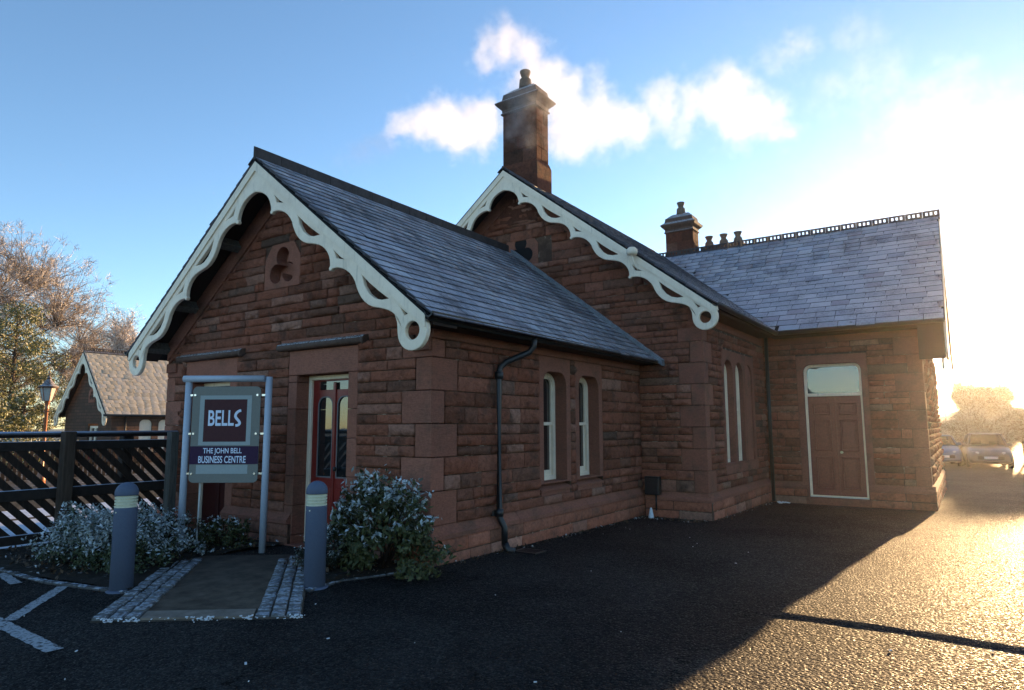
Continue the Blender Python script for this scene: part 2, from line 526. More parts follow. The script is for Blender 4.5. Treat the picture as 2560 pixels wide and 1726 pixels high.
def stone_mesh(lib, i, mat):
    k = (id(lib), i, mat.name)
    if k not in STONE_ME:
        v, f = lib[i]
        STONE_ME[k] = np_mesh('stone', v, f); STONE_ME[k].materials.append(mat)
    return STONE_ME[k]

SLABS = []     # every laid stone: (px_area, lib, idx, matrix, mat, parent)
def add_stone(O, U, N, u0, u1, z0, z1, depth, mat, parent, lib=STONES, gap=0.014):
    """a stone on the wall plane O + u*U + z*Z, facing N"""
    L = u1-u0-gap; H = z1-z0-gap
    if L < 0.05 or H < 0.03: return
    U = Vector(U); N = Vector(N)
    c = Vector(O) + U*((u0+u1)/2) + Vector((0, 0, (z0+z1)/2))
    m = Matrix(((U.x*L, -N.x*depth, 0, c.x), (U.y*L, -N.y*depth, 0, c.y), (0, 0, H, c.z), (0, 0, 0, 1)))
    SLABS.append((px_scale(c, N)*L*H, lib, rng.randrange(len(lib)), m, mat, parent))

def lay(O, U, N, z0, z1, uspan, holes, parent, two=0.2, mat=None, lmin=0.22, lmax=0.78, depth=0.062):
    """random courses of rock-faced stone; uspan(z)->(a,b); holes: (u0,u1,z0,z1)"""
    z = z0
    while z < z1-0.02:
        trio = [rng.uniform(.85, 1.18) for _ in range(2 if rng.random() < two else 3)]
        s = .39/sum(trio)
        for h in trio:
            h *= s
            if z >= z1-0.02: break
            zt = min(z+h, z1)
            zm = (z+zt)/2
            a, b = uspan(zm)
            segs = [(a, b)]
            for (h0, h1, k0, k1) in holes:
                if k0 < zm < k1:
                    ns = []
                    for (p, q) in segs:
                        if h1 <= p or h0 >= q: ns.append((p, q)); continue
                        if h0 > p: ns.append((p, h0))
                        if h1 < q: ns.append((h1, q))
                    segs = ns
            for (p, q) in segs:
                u = p
                while u < q-0.04:
                    L = rng.uniform(lmin, lmax)
                    if q-(u+L) < lmin*0.8: L = q-u
                    add_stone(O, U, N, u, u+L, z, zt, depth*rng.uniform(.75, 1.35), mat or M['stone'], parent)
                    u += L
            z = zt

def quoins(corner, sx, sy, z0, z1, parent, h=0.39, lx=(0.24, 0.46), ly=(0.22, 0.46), start=0):
    """dressed corner blocks; sx, sy: directions the two faces run"""
    z = z0; k = start
    while z < z1-0.05:
        zt = min(z+h, z1)
        a = lx[k % 2]; b = ly[(k+1) % 2]
        xa, xb = sorted((corner[0]-sx*0.014, corner[0]+sx*a))
        ya, yb = sorted((corner[1]-sy*0.014, corner[1]+sy*b))
        MB().box((xa, ya, z+.004), (xb, yb, zt-.004), bev=0.008).build('quoin', M['dressed'], parent)
        z = zt; k += 1
def quoin_len(z, z0, tab, h=0.39, start=0):
    return tab[(int((z-z0)/h)+start) % 2]

# ---- wall: front gable (A), plane y = 0 facing -y
XL = cxA-wA/2
Mg = frame_mat((0, 0, 0), (1, 0, 0), (0, -1, 0))     # local (x, z) -> world x, z ; local z -> -y
def gable_z(x, cx, H): return H-0.10-T*abs(x-cx)
doorA = (-2.44, -1.41, 0.0, 2.26)
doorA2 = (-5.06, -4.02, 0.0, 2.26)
surA = (-2.62, -1.23, ZB, 2.60)
surA2 = (-5.24, -3.84, ZB, 2.60)
tre = (-3.27, -2.46, 3.53, 4.28)
core = [(XL, ZB), (0, ZB), (0, gable_z(0, cxA, HA)), (cxA, HA-0.1), (XL, gable_z(XL, cxA, HA))]
gw = part('front_gable_wall', plate_mesh('front_gable_wall', core, [rect(surA[0]+.02, surA[1]-.02, ZB+.05, surA[3]-.02), rect(surA2[0]+.02, surA2[1]-.02, ZB+.05, surA2[3]-.02), [(-2.865-.36, 3.6), (-2.865+.36, 3.6), (-2.865+.36, 3.95), (-2.865+.16, 4.22), (-2.865-.16, 4.22), (-2.865-.36, 3.95)]], 0.30, 0, Mg @ Matrix.Translation((0, 0, -0.15))), M['mortar'])
def spanA(z):
    a, b = XL, 0.0
    if z < 2.6:
        a += quoin_len(z, 0.42, (0.24, 0.46)); b -= quoin_len(z, 0.42, (0.24, 0.46))
    lim = (HA-0.1-0.36-z)/T
    return max(a, cxA-lim), min(b, cxA+lim)
holesA = [surA, surA2, (tre[0], tre[1], tre[2], tre[3]-.12), (-2.84, -1.05, 2.60, 2.80), (-5.43, -3.65, 2.60, 2.80)]
lay((0, 0, 0), (1, 0, 0), (0, -1, 0), 0.42, 4.75, spanA, holesA, gw, 0.15)
# ---- wall: side of A, plane x = 0 facing +x
Ms = frame_mat((0, 0, 0), (0, 1, 0), (1, 0, 0))
w1 = (2.46, 3.13, 0.74, 2.37); w2 = (3.54, 4.23, 0.74, 2.37)
s1 = (2.33, 3.26, 0.55, 2.59); s2 = (3.41, 4.36, 0.55, 2.59)
sw = part('front_side_wall', plate_mesh('front_side_wall', rect(0.0, dB, ZB, 2.85), [rect(s[0]+.02, s[1]-.02, s[2]+.02, s[3]-.02) for s in (s1, s2)], 0.30, 0, Ms @ Matrix.Translation((0, 0, -0.15))), M['mortar'])
lay((0, 0, 0), (0, 1, 0), (1, 0, 0), 0.42, 2.59, lambda z: (quoin_len(z, 0.42, (0.46, 0.22)), dB), [s1, s2], sw, 0.45)
quoins((0, 0), -1, 1, 0.42, 2.59, gw)
quoins((XL, 0), 1, 1, 0.42, 2.59, gw)
# eaves course of A
MB().box((-0.25, -0.02, 2.595), (0.03, dB, 2.86), bev=.01).build('eaves_course', M['dressed'], ST)
# ---- wall: second gable (B), plane y = dB
XLB = 2*cxB-xB
gbc = [(XLB, ZB), (xB, ZB), (xB, gable_z(xB, cxB, HB)), (cxB, HB-.1), (XLB, gable_z(XLB, cxB, HB))]
Mb = frame_mat((0, dB, 0), (1, 0, 0), (0, -1, 0))
gb = part('rear_gable_wall', plate_mesh('rear_gable_wall', gbc, [], 0.30, 0, Mb @ Matrix.Translation((0, 0, -0.15))), M['mortar'])
def spanB(z):
    a, b = XLB+.3, xB
    if z < 3.4: b -= quoin_len(z, 0.36, (0.24, 0.46))
    lim = (HB-0.1-0.36-z)/T
    a = max(a, cxB-lim); b = min(b, cxB+lim)
    zr = HA-T*abs(0)
    if z < 2.75: a = 0.01
    elif z < HA: a = max(a, cxA+(HA-z)/T-0.1)
    return a, b
lay((0, dB, 0), (1, 0, 0), (0, -1, 0), 0.36, 6.6, spanB, [(-2.62-.5, -2.62+.72, 5.0, 5.62)], gb)
quoins((xB, dB), -1, 1, 0.36, 3.4, gb)
# ---- wall: side of B, plane x = xB
MsB = frame_mat((xB, 0, 0), (0, 1, 0), (1, 0, 0))
bw = [(7.15, 7.75, 0.82, 2.86), (7.92, 8.47, 0.82, 2.86), (8.64, 9.19, 0.82, 2.86)]
sB = (6.98, 9.36, 0.62, 3.05)
sbw = part('rear_side_wall', plate_mesh('rear_side_wall', rect(dB, dC+.1, ZB, 3.75), [rect(sB[0]+.02, sB[1]-.02, sB[2]+.02, sB[3]-.02)], 0.3, 0, MsB @ Matrix.Translation((0, 0, -.15))), M['mortar'])
lay((xB, 0, 0), (0, 1, 0), (1, 0, 0), 0.36, 3.4, lambda z: (dB+quoin_len(z, 0.36, (0.46, 0.22)), dC), [sB], sbw)
MB().box((xB-.25, dB-.02, 3.405), (xB+.03, dC, 3.76), bev=.01).build('eaves_course', M['dressed'], ST)
# ---- wall: cross wing (C), plane y = dC
cdo = (2.12, 3.30, -0.02, 2.92)
sC = (1.99, 3.43, ZB, 3.12)
Mc = frame_mat((0, dC, 0), (1, 0, 0), (0, -1, 0))
cw = part('cross_wing_wall', plate_mesh('cross_wing_wall', rect(xB, xC, ZB, 3.75), [rect(sC[0]+.02, sC[1]-.02, ZB+.05, sC[3]-.02)], 0.3, 0, Mc @ Matrix.Translation((0, 0, -.15))), M['mortar'])
lay((0, dC, 0), (1, 0, 0), (0, -1, 0), 0.30, 3.4, lambda z: (xB, xC-quoin_len(z, 0.30, (0.26, 0.5))), [sC], cw, 0.4)
quoins((xC, dC), -1, 1, 0.30, 3.4, cw, lx=(0.26, 0.5), ly=(0.26, 0.5))
MB().box((xB, dC-.03, 3.405), (xC, dC+.25, 3.76), bev=.01).build('eaves_course', M['dressed'], ST)
# cross wing end gable facing +x
cyC = 13.92
endp = [(dC, ZB), (2*cyC-dC, ZB), (2*cyC-dC, 3.72), (cyC, HC-.1), (dC, 3.72)]
ew = part('end_gable_wall', plate_mesh('end_gable_wall', endp, [], 0.3, 0, frame_mat((xC, 0, 0), (0, 1, 0), (1, 0, 0)) @ Matrix.Translation((0, 0, -.15))), M['mortar'])
lay((xC, 0, 0), (0, 1, 0), (1, 0, 0), 0.30, 3.3, lambda z: (dC+quoin_len(z, 0.30, (0.5, 0.26)), 2*cyC-dC), [], ew, 0.4, depth=0.06)
# unseen solid boxes added so no light leaks through the building
MB().box((XL+.3, .32, ZB), (-.32, dB, 2.6)).box((XLB+.3, dB+.32, ZB), (xB-.32, 17.2, 3.3)).box((xB-.3, dC+.32, ZB), (xC-.32, 17.2, 3.3)).build('inner_light_block', M['under'], ST)
# ---- plinths: two courses of projecting blocks with a splayed top course
def plinth(O, U, N, u0, u1, ztop, parent, gaps=()):
    Uv, Nv = Vector(U), Vector(N)
    segs = [(u0, u1)]
    for (a, b) in gaps:
        segs = [s for (p, q) in segs for s in ((p, min(q, a)), (max(p, b), q)) if s[1]-s[0] > .05]
    for (p, q) in segs:
        u = p
        while u < q-.02:
            L = min(rng.uniform(.55, 1.2), q-u)
            if q-u-L < .3: L = q-u
            Mx = Matrix(((Uv.x, Nv.x, 0, O[0]), (Uv.y, Nv.y, 0, O[1]), (0, 0, 1, O[2]), (0, 0, 0, 1)))
            b = MB()
            # splay: cross-section in (n, z)
            prof = [(-.1, ztop-.15), (.085, ztop-.15), (.085, ztop-.10), (.004, ztop), (-.1, ztop)]
            va = [b.bm.verts.new(Mx @ Vector((u+.004, n, z))) for n, z in prof]
            vb = [b.bm.verts.new(Mx @ Vector((u+L-.004, n, z))) for n, z in prof]
            b.bm.faces.new(va); b.bm.faces.new(vb[::-1])
            for i in range(5):
                b.bm.faces.new((va[i], va[(i+1) % 5], vb[(i+1) % 5], vb[i]))
            b.build('plinth_splay', M['dressed'], parent)
            u += L
        for (z0, z1) in ((ztop-.15-.17, ztop-.152), (ztop-.15-.36, ztop-.322), (ztop-.8, ztop-.512)):
            u = p
            while u < q-.02:
                L = rng.uniform(.4, .85)
                if q-u-L < .25: L = q-u
                o2 = Vector(O)+Nv*0.055
                add_stone(o2, U, N, u, u+L, z0, z1, 0.045, M['plinth'], parent, STONES_S)
                u += L
        b = MB()
        b.box((p, -.05, ZB-.3), (q, .058, ztop-.16), M=Matrix(((Uv.x, Nv.x, 0, O[0]), (Uv.y, Nv.y, 0, O[1]), (0, 0, 1, O[2]), (0, 0, 0, 1))))
        b.build('plinth_core', M['mortar'], parent)
plinth((0, 0, 0), (1, 0, 0), (0, -1, 0), XL-.06, 0.075, 0.42, gw, [(-2.46, -1.39), (-5.08, -4.0)])
plinth((0, 0, 0), (0, 1, 0), (1, 0, 0), -0.06, dB-.01, 0.42, sw)
plinth((0, dB, 0), (1, 0, 0), (0, -1, 0), 0.09, xB+.075, 0.36, gb)
plinth((xB, 0, 0), (0, 1, 0), (1, 0, 0), dB-.06, dC-.01, 0.36, sbw)
plinth((0, dC, 0), (1, 0, 0), (0, -1, 0), xB+.09, xC+.075, 0.30, cw, [(2.10, 3.32)])
plinth((xC, 0, 0), (0, 1, 0), (1, 0, 0), dC-.06, 17.4, 0.30, ew)

# ---- dressed surrounds, hood moulds, trefoil panel
def slab_y(name, outline, holes, yf, yb, bev, mat, parent=ST):
    me = plate_mesh(name, outline, holes, yb-yf, bev, frame_mat((0, (yf+yb)/2, 0), (1, 0, 0), (0, -1, 0)))
    return link_mesh(name, me, mat, parent)
def slab_x(name, outline, holes, xf, xb, bev, mat, parent=ST):
    me = plate_mesh(name, outline, holes, xf-xb, bev, frame_mat(((xf+xb)/2, 0, 0), (0, 1, 0), (1, 0, 0)))
    return link_mesh(name, me, mat, parent)
def door_sur(s, d, yf, yb, parent):
    # jamb blocks of unequal width and a lintel
    for side in (0, 1):
        z = s[2]; k = 0
        while z < d[3]-.02:
            zt = min(z+rng.uniform(.34, .5), d[3])
            ext = .10
            if side == 0: MB().box((s[0]-ext+.1, yf, z+.003), (d[0], yb, zt-.003), bev=.006).build('jamb_stone', M['dressed'], parent)
            else: MB().box((d[1], yf, z+.003), (s[1]+ext-.1, yb, zt-.003), bev=.006).build('jamb_stone', M['dressed'], parent)
            z = zt; k += 1
    MB().box((s[0], yf-.003, d[3]+.003), (s[1], yb, s[3]), bev=.008).build('lintel', M['dressed'], parent)
    # fill between jambs and wall opening
door_sur(surA, doorA, -0.014, 0.26, ST)
door_sur(surA2, doorA2, -0.014, 0.26, ST)
for (x0, x1) in ((-2.80, -1.10), (-5.42, -3.70)):
    h = MB(); h.tube([(x0, -.06, 2.655), (x1, -.06, 2.655)], 0.05, 12)
    h.box((x0+.02, -.045, 2.605), (x1-.02, .02, 2.72), bev=.006)
    h.tube([(x1-.004, -.055, 2.655), (x1+.045, -.055, 2.655)], 0.062, 12)
    h.build('hood_mould', M['chimcap'], ST)
    MB().box((x0-.02, -.014, 2.725), (x1+.06, .1, 2.795), bev=.005).build('dressed_course', M['dressed'], ST)
def trefoil(cx, cz, r, n=40):
    pts = []
    cs = [(0, .135*r), (-.135*r, -.095*r), (.135*r, -.095*r)]
    rr = .135*r
    for i in range(n*2):
        a = 2*math.pi*i/(n*2)
        d = (math.cos(a), math.sin(a)); best = 0.05
        for c in cs:
            b = d[0]*c[0]+d[1]*c[1]; cc = c[0]**2+c[1]**2-rr*rr
            disc = b*b-cc
            if disc > 0: best = max(best, b+math.sqrt(disc))
        pts.append((cx+d[0]*best, cz+d[1]*best))
    return pts
tc = -2.865
tout = [(tc-.405, 3.54), (tc+.405, 3.54), (tc+.405, 3.98), (tc+.19, 4.28), (tc-.19, 4.28), (tc-.405, 3.98)]
tp = slab_y('trefoil_panel', tout, [trefoil(tc, 3.86, 1.05)], -.016, .16, .006, M['dressed'])
MB().box((tc-.5, .16, 3.5), (tc+.5, .2, 4.3)).build('recess_back', M['dressed'], tp)
# trefoil panel on the rear gable, mostly hidden by the front roof
tcb = cxB+.08
tp2 = slab_y('trefoil_panel', [(tcb-.45, 5.0), (tcb+.45, 5.0), (tcb+.45, 5.5), (tcb+.2, 5.82), (tcb-.2, 5.82), (tcb-.45, 5.5)], [trefoil(tcb, 5.38, 1.15)], dB-.016, dB-.002, .003, M['dressed'])
MB().box((tcb-.4, dB-.004, 5.05), (tcb+.4, dB+.02, 5.6)).build('recess_back', M['under'], tp2)
# raking bands under the verge
for nm, cx, H, y, half in (('a', cxA, HA, 0.0, wA/2), ('b', cxB, HB, dB, xB-cxB)):
    for s in (-1, 1):
        p = [(cx, H-.11), (cx+s*half, H-.11-T*half), (cx+s*half, H-.11-T*half-.30), (cx, H-.11-.34)]
        slab_y('raking_band', p, [], y-.045, y+.05, .006, M['dressed'])
        p2 = [(cx, H-.11-.34), (cx+s*half, H-.11-T*half-.30), (cx+s*half, H-.11-T*half-.37), (cx, H-.11-.41)]
        slab_y('raking_band', p2, [], y-.022, y+.05, .006, M['dressed'])
        if nm == 'a':
            MB().box((min(cx+s*half, cx+s*(half-.28)), y-.05, 2.45), (max(cx+s*half, cx+s*(half-.28)), y+.1, 2.60), bev=.008).build('kneeler', M['dressed'], ST)

# ---- windows
def sash_window(axis, plane, o, depth, r, blind=False):
    """o: opening (u0,u1,z0,z1) on wall plane; recessed sash"""
    u0, u1, z0, z1 = o
    sl = slab_x if axis == 'x' else slab_y
    sg = -1 if axis == 'x' else 1
    pf = plane+sg*depth
    w = thing_part = sl('sash_window', arch_top(u0-.01, u1+.01, z0, z1, r+.01), [arch_top(u0+.055, u1-.055, z0+.07, z1-.06, max(.03, r-.05))], pf, pf+sg*.07, .006, M['white'])
    zm = z0+(z1-z0)*0.52
    sl('sash_frame', arch_top(u0+.05, u1-.05, zm-.02, z1-.05, max(.03, r-.05)), [arch_top(u0+.085, u1-.085, zm+.03, z1-.085, max(.02, r-.09))], pf+sg*.020, pf+sg*.055, .004, M['white'], w)
    sl('sash_frame', rect(u0+.05, u1-.05, z0+.06, zm+.02), [rect(u0+.095, u1-.095, z0+.15, zm-.02)], pf+sg*.050, pf+sg*.085, .004, M['white'], w)
    sl('pane', rect(u0+.05, u1-.05, z0+.06, z1-.05), [], pf+sg*.060, pf+sg*.066, 0, M['glass'], w)
    return w
for o, s in ((w1, s1), (w2, s2)):
    sl = slab_x('window_surround', rect(s[0], s[1], o[2]-.02, s[3]), [arch_top(o[0], o[1], o[2]+.005, o[3], .19)], .013, -.27, .006, M['dressed'])
    sash_window('x', 0.0, o, .19, .19)
    MB().prism([(.03, o[2]-.10), (.03, o[2]-.13), (-.25, o[2]-.13), (-.25, o[2]+.03)], o[0]-.10, o[1]+.10, Matrix(((1, 0, 0, 0), (0, 0, 1, 0), (0, 1, 0, 0), (0, 0, 0, 1)))).build('window_sill', M['dressed'], ST)
    MB().box((-.2, s[0]+.05, s[2]), (.012, s[1]-.05, o[2]-.135), bev=.005).build('window_sill', M['dressed'], ST)
slab_x('window_surround', rect(sB[0], sB[1], sB[2]+.18, sB[3]), [arch_top(o[0], o[1], o[2]+.005, o[3], .27) for o in bw], xB+.013, xB-.27, .006, M['dressed'])
for o, dd_ in zip(bw[:2], (.115, .075)): sash_window('x', xB, o, dd_, .27)
slab_x('blind_panel', arch_top(bw[2][0]-.01, bw[2][1]+.01, bw[2][2]-.01, bw[2][3]+.01, .27), [], xB-.02, xB-.14, .004, M['dressed'])
MB().box((xB-.2, sB[0], sB[2]), (xB+.035, sB[1], sB[2]+.175), bev=.01).build('window_sill', M['dressed'], ST)

# ---- doors
def red_door(o, y, paint):
    x0, x1, z0, z1 = o
    fr = slab_y('door_frame', rect(x0, x1, z0+.01, z1), [rect(x0+.06, x1-.06, z0-.005+.02, z1-.06)], y, y+.09, .005, M['white'])
    a, b = x0+.06, x1-.06; m = (a+b)/2
    d = slab_y('door', rect(a, b, z0+.02, z1-.06), [arch_top(a+.11, m-.045, .88, 1.97, .12), arch_top(m+.045, b-.11, .88, 1.97, .12), rect(a+.13, b-.05, 2.06, z1-.08)], y+.035, y+.08, .004, paint)
    slab_y('pane', rect(a+.05, b-.05, .8, z1-.08), [], y+.056, y+.062, 0, M['glass'], d)
    for (p, q) in ((a+.11, m-.045), (m+.045, b-.11)):
        slab_y('glazing_bead', arch_top(p-.006, q+.006, .874, 1.976, .12), [arch_top(p+.014, q-.014, .894, 1.956, .11)], y+.036, y+.05, .002, M['conc0'], d)
        MB().box((p, y+.026, .18), (q, y+.05, .74), bev=.008).build('door_panel', paint, d)
    MB().box((m-.025, y+.015, z0+.03), (m+.025, y+.04, z1-.1), bev=.005).build('meeting_stile', paint, d)
    MB().lathe([(.0, -.03), (.022, -.026), (.026, 0), (.022, .026), (.0, .03)], 10, (m+.06, y+.005, 1.0)).build('door_handle', M['iron'], d)
    MB().box((x0-.05, y-.28, ZB), (x1+.05, y+.1, z0+.012), bev=.01).build('threshold', M['dressed'], ST)
red_door(doorA, 0.19, M['red'])
red_door(doorA2, 0.19, m_plain('shade_darkened_red_paint', (0.045, 0.008, 0.007), .5, .2))  # second door's red darkened to stand in for shade behind the sign
# cross wing door with fanlight
jam = plate_mesh('door_surround', rect(sC[0], sC[1], ZB, sC[3]), [arch_top(cdo[0], cdo[1], ZB+.1, cdo[3], .16)], .24, .006, frame_mat((0, dC+.107, 0), (1, 0, 0), (0, -1, 0)))
link_mesh('door_surround', jam, M['dressed'], ST)
fr = slab_y('door_frame', arch_top(cdo[0], cdo[1], cdo[2], cdo[3], .16), [arch_top(cdo[0]+.06, cdo[1]-.06, 2.27, cdo[3]-.06, .11), rect(cdo[0]+.05, cdo[1]-.05, cdo[2]+.03, 2.20)], dC+.10, dC+.19, .006, M['white'])
dd = slab_y('door', rect(cdo[0]+.05, cdo[1]-.05, cdo[2]+.03, 2.20), [], dC+.135, dC+.18, .003, M['brown_door'])
mC = (cdo[0]+cdo[1])/2
for (p, q) in ((cdo[0]+.14, mC-.08), (mC+.08, cdo[1]-.14)):
    for (z0, z1) in ((1.78, 2.06), (0.98, 1.68), (0.14, 0.86)):
        slab_y('door_panel', rect(p, q, z0, z1), [rect(p+.04, q-.04, z0+.04, z1-.04)], dC+.098, dC+.14, .012, M['brown_door'], dd)
        MB().box((p+.07, dC+.124, z0+.07), (q-.07, dC+.14, z1-.07), bev=.01).build('door_panel', M['brown_door'], dd)
MB().box((mC-.03, dC+.12, .02), (mC+.03, dC+.14, 2.19), bev=.006).build('meeting_stile', M['brown_door'], dd)
MB().tube([(mC+.10, dC+.12, .96), (mC+.10, dC+.07, .96)], .03, 12).build('door_handle', m_plain("worn_brass", (0.5, 0.42, 0.3), .3, .5, .1, 0, 30, 1.0), dd)
slab_y('fanlight_pane', rect(cdo[0]+.05, cdo[1]-.05, 2.25, cdo[3]-.05), [], dC+.140, dC+.146, 0, M['glass'], fr)
MB().box((cdo[0]-.05, dC-.12, ZB), (cdo[1]+.05, dC+.2, -.03), bev=.012).build('threshold', M['dressed'], ST)
MB().box((cdo[0]+.0, dC+.09, -.03), (cdo[1]-.0, dC+.14, -.005), bev=.004).build('weather_bar', m_plain("bare_aluminium", (.55, .55, .55), .35, .5, .1, 0, 30, 1.0), ST)

# ------------------------------------------------------------------ roofs
SLATES = []
def slope(name, p0, U, run_len, V, length, sw_, ex, mat, parent, clip=None, th=0.027, lap=1.75, make=True):
    """p0: eave start; U along eave (unit), V up-slope (unit); slates laid in staggered rows"""
    U = Vector(U).normalized(); V = Vector(V).normalized(); N = U.cross(V).normalized()
    if N.z < 0: N = -N
    rows = int(length/ex)+1
    for j in range(rows):
        s0 = j*ex-0.02
        u = -(sw_*0.5 if j % 2 else 0.0)-rng.uniform(0, .03)
        while u < run_len:
            wd = sw_*rng.uniform(.86, 1.14)
            a = max(u, 0); b = min(u+wd, run_len)
            u += wd
            if b-a < 0.05: continue
            Ls = min(ex*lap, length-s0+.02)
            if Ls < .06: continue
            tilt = 0.6*th/ex
            c = p0 + U*((a+b)/2) + V*(s0+Ls/2) + N*(0.010 + th*0.5 + tilt*(ex*0.55-Ls*.0)*0.5)
            if clip and not clip(p0 + U*((a+b)/2) + V*(s0+ex/2)): continue
            V2 = (V - N*tilt*0.9 + N*rng.uniform(-.004, .004) + U*rng.uniform(-.008, .008)).normalized()
            if rng.random() < .014:
                c = c - V*rng.uniform(.02, .07) + N*.008; V2 = (V2 + U*rng.uniform(-.12, .12)).normalized()
            N2 = U.cross(V2).normalized()
            if N2.z < 0: N2 = -N2
            wg = b-a-0.013
            m = Matrix(((U.x*wg, V2.x*Ls, N2.x*th, c.x), (U.y*wg, V2.y*Ls, N2.y*th, c.y), (U.z*wg, V2.z*Ls, N2.z*th, c.z), (0, 0, 0, 1)))
            SLATES.append((px_scale(c, N)*wg*ex, m, mat, parent))
_b = MB().box((-.5, -.5, -.5), (.5, .5, .5)).mesh('slate')
SL_V = np.array([v.co[:] for v in _b.vertices]); SL_F = np.array([list(p.vertices) for p in _b.polygons])
SLATE_ME = {}
def slab_roof(name, poly, y0, y1, axis):
    """cross-section poly (h, z) swept along y or x"""
    if axis == 'y': Mx = Matrix(((1, 0, 0, 0), (0, 0, 1, 0), (0, 1, 0, 0), (0, 0, 0, 1)))
    else: Mx = Matrix(((0, 0, 1, 0), (1, 0, 0, 0), (0, 1, 0, 0), (0, 0, 0, 1)))
    return part(name, MB().prism(poly, y0, y1, Mx), M['under'])
ct = 1/math.sqrt(1+T*T); stn = T*ct
def roof_pair(name, cx, H, runL, runR, y0, y1):
    sl = 0.055
    return slab_roof(name, [(cx, H), (cx+runR, H-T*runR), (cx+runR-.02, H-T*runR-sl), (cx, H-sl*1.25), (cx-runL+.02, H-T*runL-sl), (cx-runL, H-T*runL)], y0, y1, 'y')
YA0 = -0.50
rA = roof_pair('front_roof', cxA, HA, 3.30, 3.30, YA0, dB-.01)
rB = roof_pair('rear_roof', cxB, HB, 4.42, 4.42, dB-.57, cyC-.02)
TC = (HC-3.68)/(cyC-9.89)
rC = slab_roof('cross_roof', [(cyC, HC), (9.89, 3.68), (9.90, 3.62), (cyC, HC-.07), (2*cyC-9.90, 3.62), (2*cyC-9.89, 3.68)], cxB-3, xC+.47, 'x')
# A right slope
p0 = Vector((cxA+3.33, YA0, HA-T*3.33))
slope('a', p0, (0, 1, 0), dB-YA0-.03, (-ct, 0, stn), 3.33/ct-.05, .30, .185, M['slate_a'], rA)
# A left slope: a few courses show along the verge only
slope('a', Vector((cxA-3.33, YA0, HA-T*3.33)), (0, 1, 0), 1.2, (ct, 0, stn), 3.33/ct-.05, .30, .185, M['slate_a'], rA)
# B right slope
zc = lambda y: HC-TC*abs(cyC-y)
p0 = Vector((cxB+4.45, dB-.57, HB-T*4.45))
slope('b', p0, (0, 1, 0), cyC-dB+.5, (-ct, 0, stn), 4.45/ct-.05, .36, .24, M['slate'], rB, clip=lambda p: p.z > zc(p.y)-.03)
# C slope facing the camera
cc = 1/math.sqrt(1+TC*TC); sc_ = TC*cc
p0 = Vector((cxB, 9.86, 3.655))
zb_ = lambda x: HB-T*abs(x-cxB)
slope('c', p0, (1, 0, 0), xC+.47-cxB, (0, cc, sc_), (cyC-9.86)/cc-.05, .40, .235, M['slate'], rC, clip=lambda p: p.z > zb_(p.x)-.03)

# ---- ridge tiles with pierced crest
def crest_tile(L, H, slots=3, sl_w=.045):
    holes = []
    for i in range(slots):
        u = -L/2+L*(i+.9)/(slots+.8)
        holes.append(rect(u-sl_w/2, u+sl_w/2, H*.34, H*.76))
    me = plate_mesh('ridge_tile', rect(-L/2+.003, L/2-.003, -.03, H), holes, .03, .004, frame_mat((0, 0, 0), (1, 0, 0), (0, -1, 0)))
    bm = bmesh.new(); bm.from_mesh(me)
    for s in (-1, 1):
        q = [(-L/2+.003, 0, .012), (L/2-.003, 0, .012), (L/2-.003, s*.13, -.13*.776+.022), (-L/2+.003, s*.13, -.13*.776+.022)]
        lo = [bm.verts.new(p) for p in q]; up = [bm.verts.new((p[0], p[1], p[2]+.016)) for p in q]
        bm.faces.new(up); bm.faces.new(lo[::-1])
        for i in range(4): bm.faces.new((lo[i], lo[(i+1) % 4], up[(i+1) % 4], up[i]))
    bmesh.ops.recalc_face_normals(bm, faces=bm.faces)
    bm.to_mesh(me); bm.free()
    me.materials.append(M['ridge'])
    return me
ctA = crest_tile(.45, .17, 0); ctC = crest_tile(.385, .19, 3, .05)
def crest(me, p0, d, L, n, parent):
    rz = math.atan2(d[1], d[0])
    for i in range(n):
        o = bpy.data.objects.new('ridge_tile', me)
        o.location = Vector(p0)+Vector(d)*(L*(i+.5)); o.rotation_euler = (0, rng.uniform(-.006, .006), rz)
        COL.objects.link(o); setpar(o, parent)
crest(ctA, (cxA, YA0-.03, HA+.01), (0, 1, 0), .45, 14, rA)
crest(ctC, (cxB+.02, cyC, HC+.01), (1, 0, 0), .385, 20, rC)
ctB = crest_tile(.45, .045, 0)
crest(ctB, (cxB, dB+.75, HB+.01), (0, 1, 0), .45, 16, rB)
crest(ctB, (cxB, dB-.60, HB+.01), (0, 1, 0), .45, 1, rB)
# flashing where the front roof meets the rear gable, valley and verge strips
_fs = frame_mat((0, dB-.10, 0), (1, 0, 0), (0, -1, 0))
MB().prism([(cxA+.05, HA-.02), (cxA+3.44, HA-.02-T*3.39), (cxA+3.44, HA-.02-T*3.39+.115), (cxA+.05, HA+.095)], -.085, .075, _fs).build('lead_flashing', M['lead'], ST)
yv = lambda x: cyC-(HC-zb_(x))/TC
va = Vector((cxB+.3, yv(cxB+.3), zb_(cxB+.3)+.035)); vb = Vector((cxB+4.42, yv(cxB+4.42), zb_(cxB+4.42)+.035))
dv = (vb-va).normalized()
MB().quad([va+Vector((-.10, 0, .085)), vb+Vector((-.10, 0, .085)), vb+Vector((0, -.0, .015)), va+Vector((0, 0, .015))]).quad([va+Vector((0, 0, .015)), vb+Vector((0, 0, .015)), vb+Vector((0, .12, .10)), va+Vector((0, .12, .10))]).build('valley_lead', M['lead'], ST)

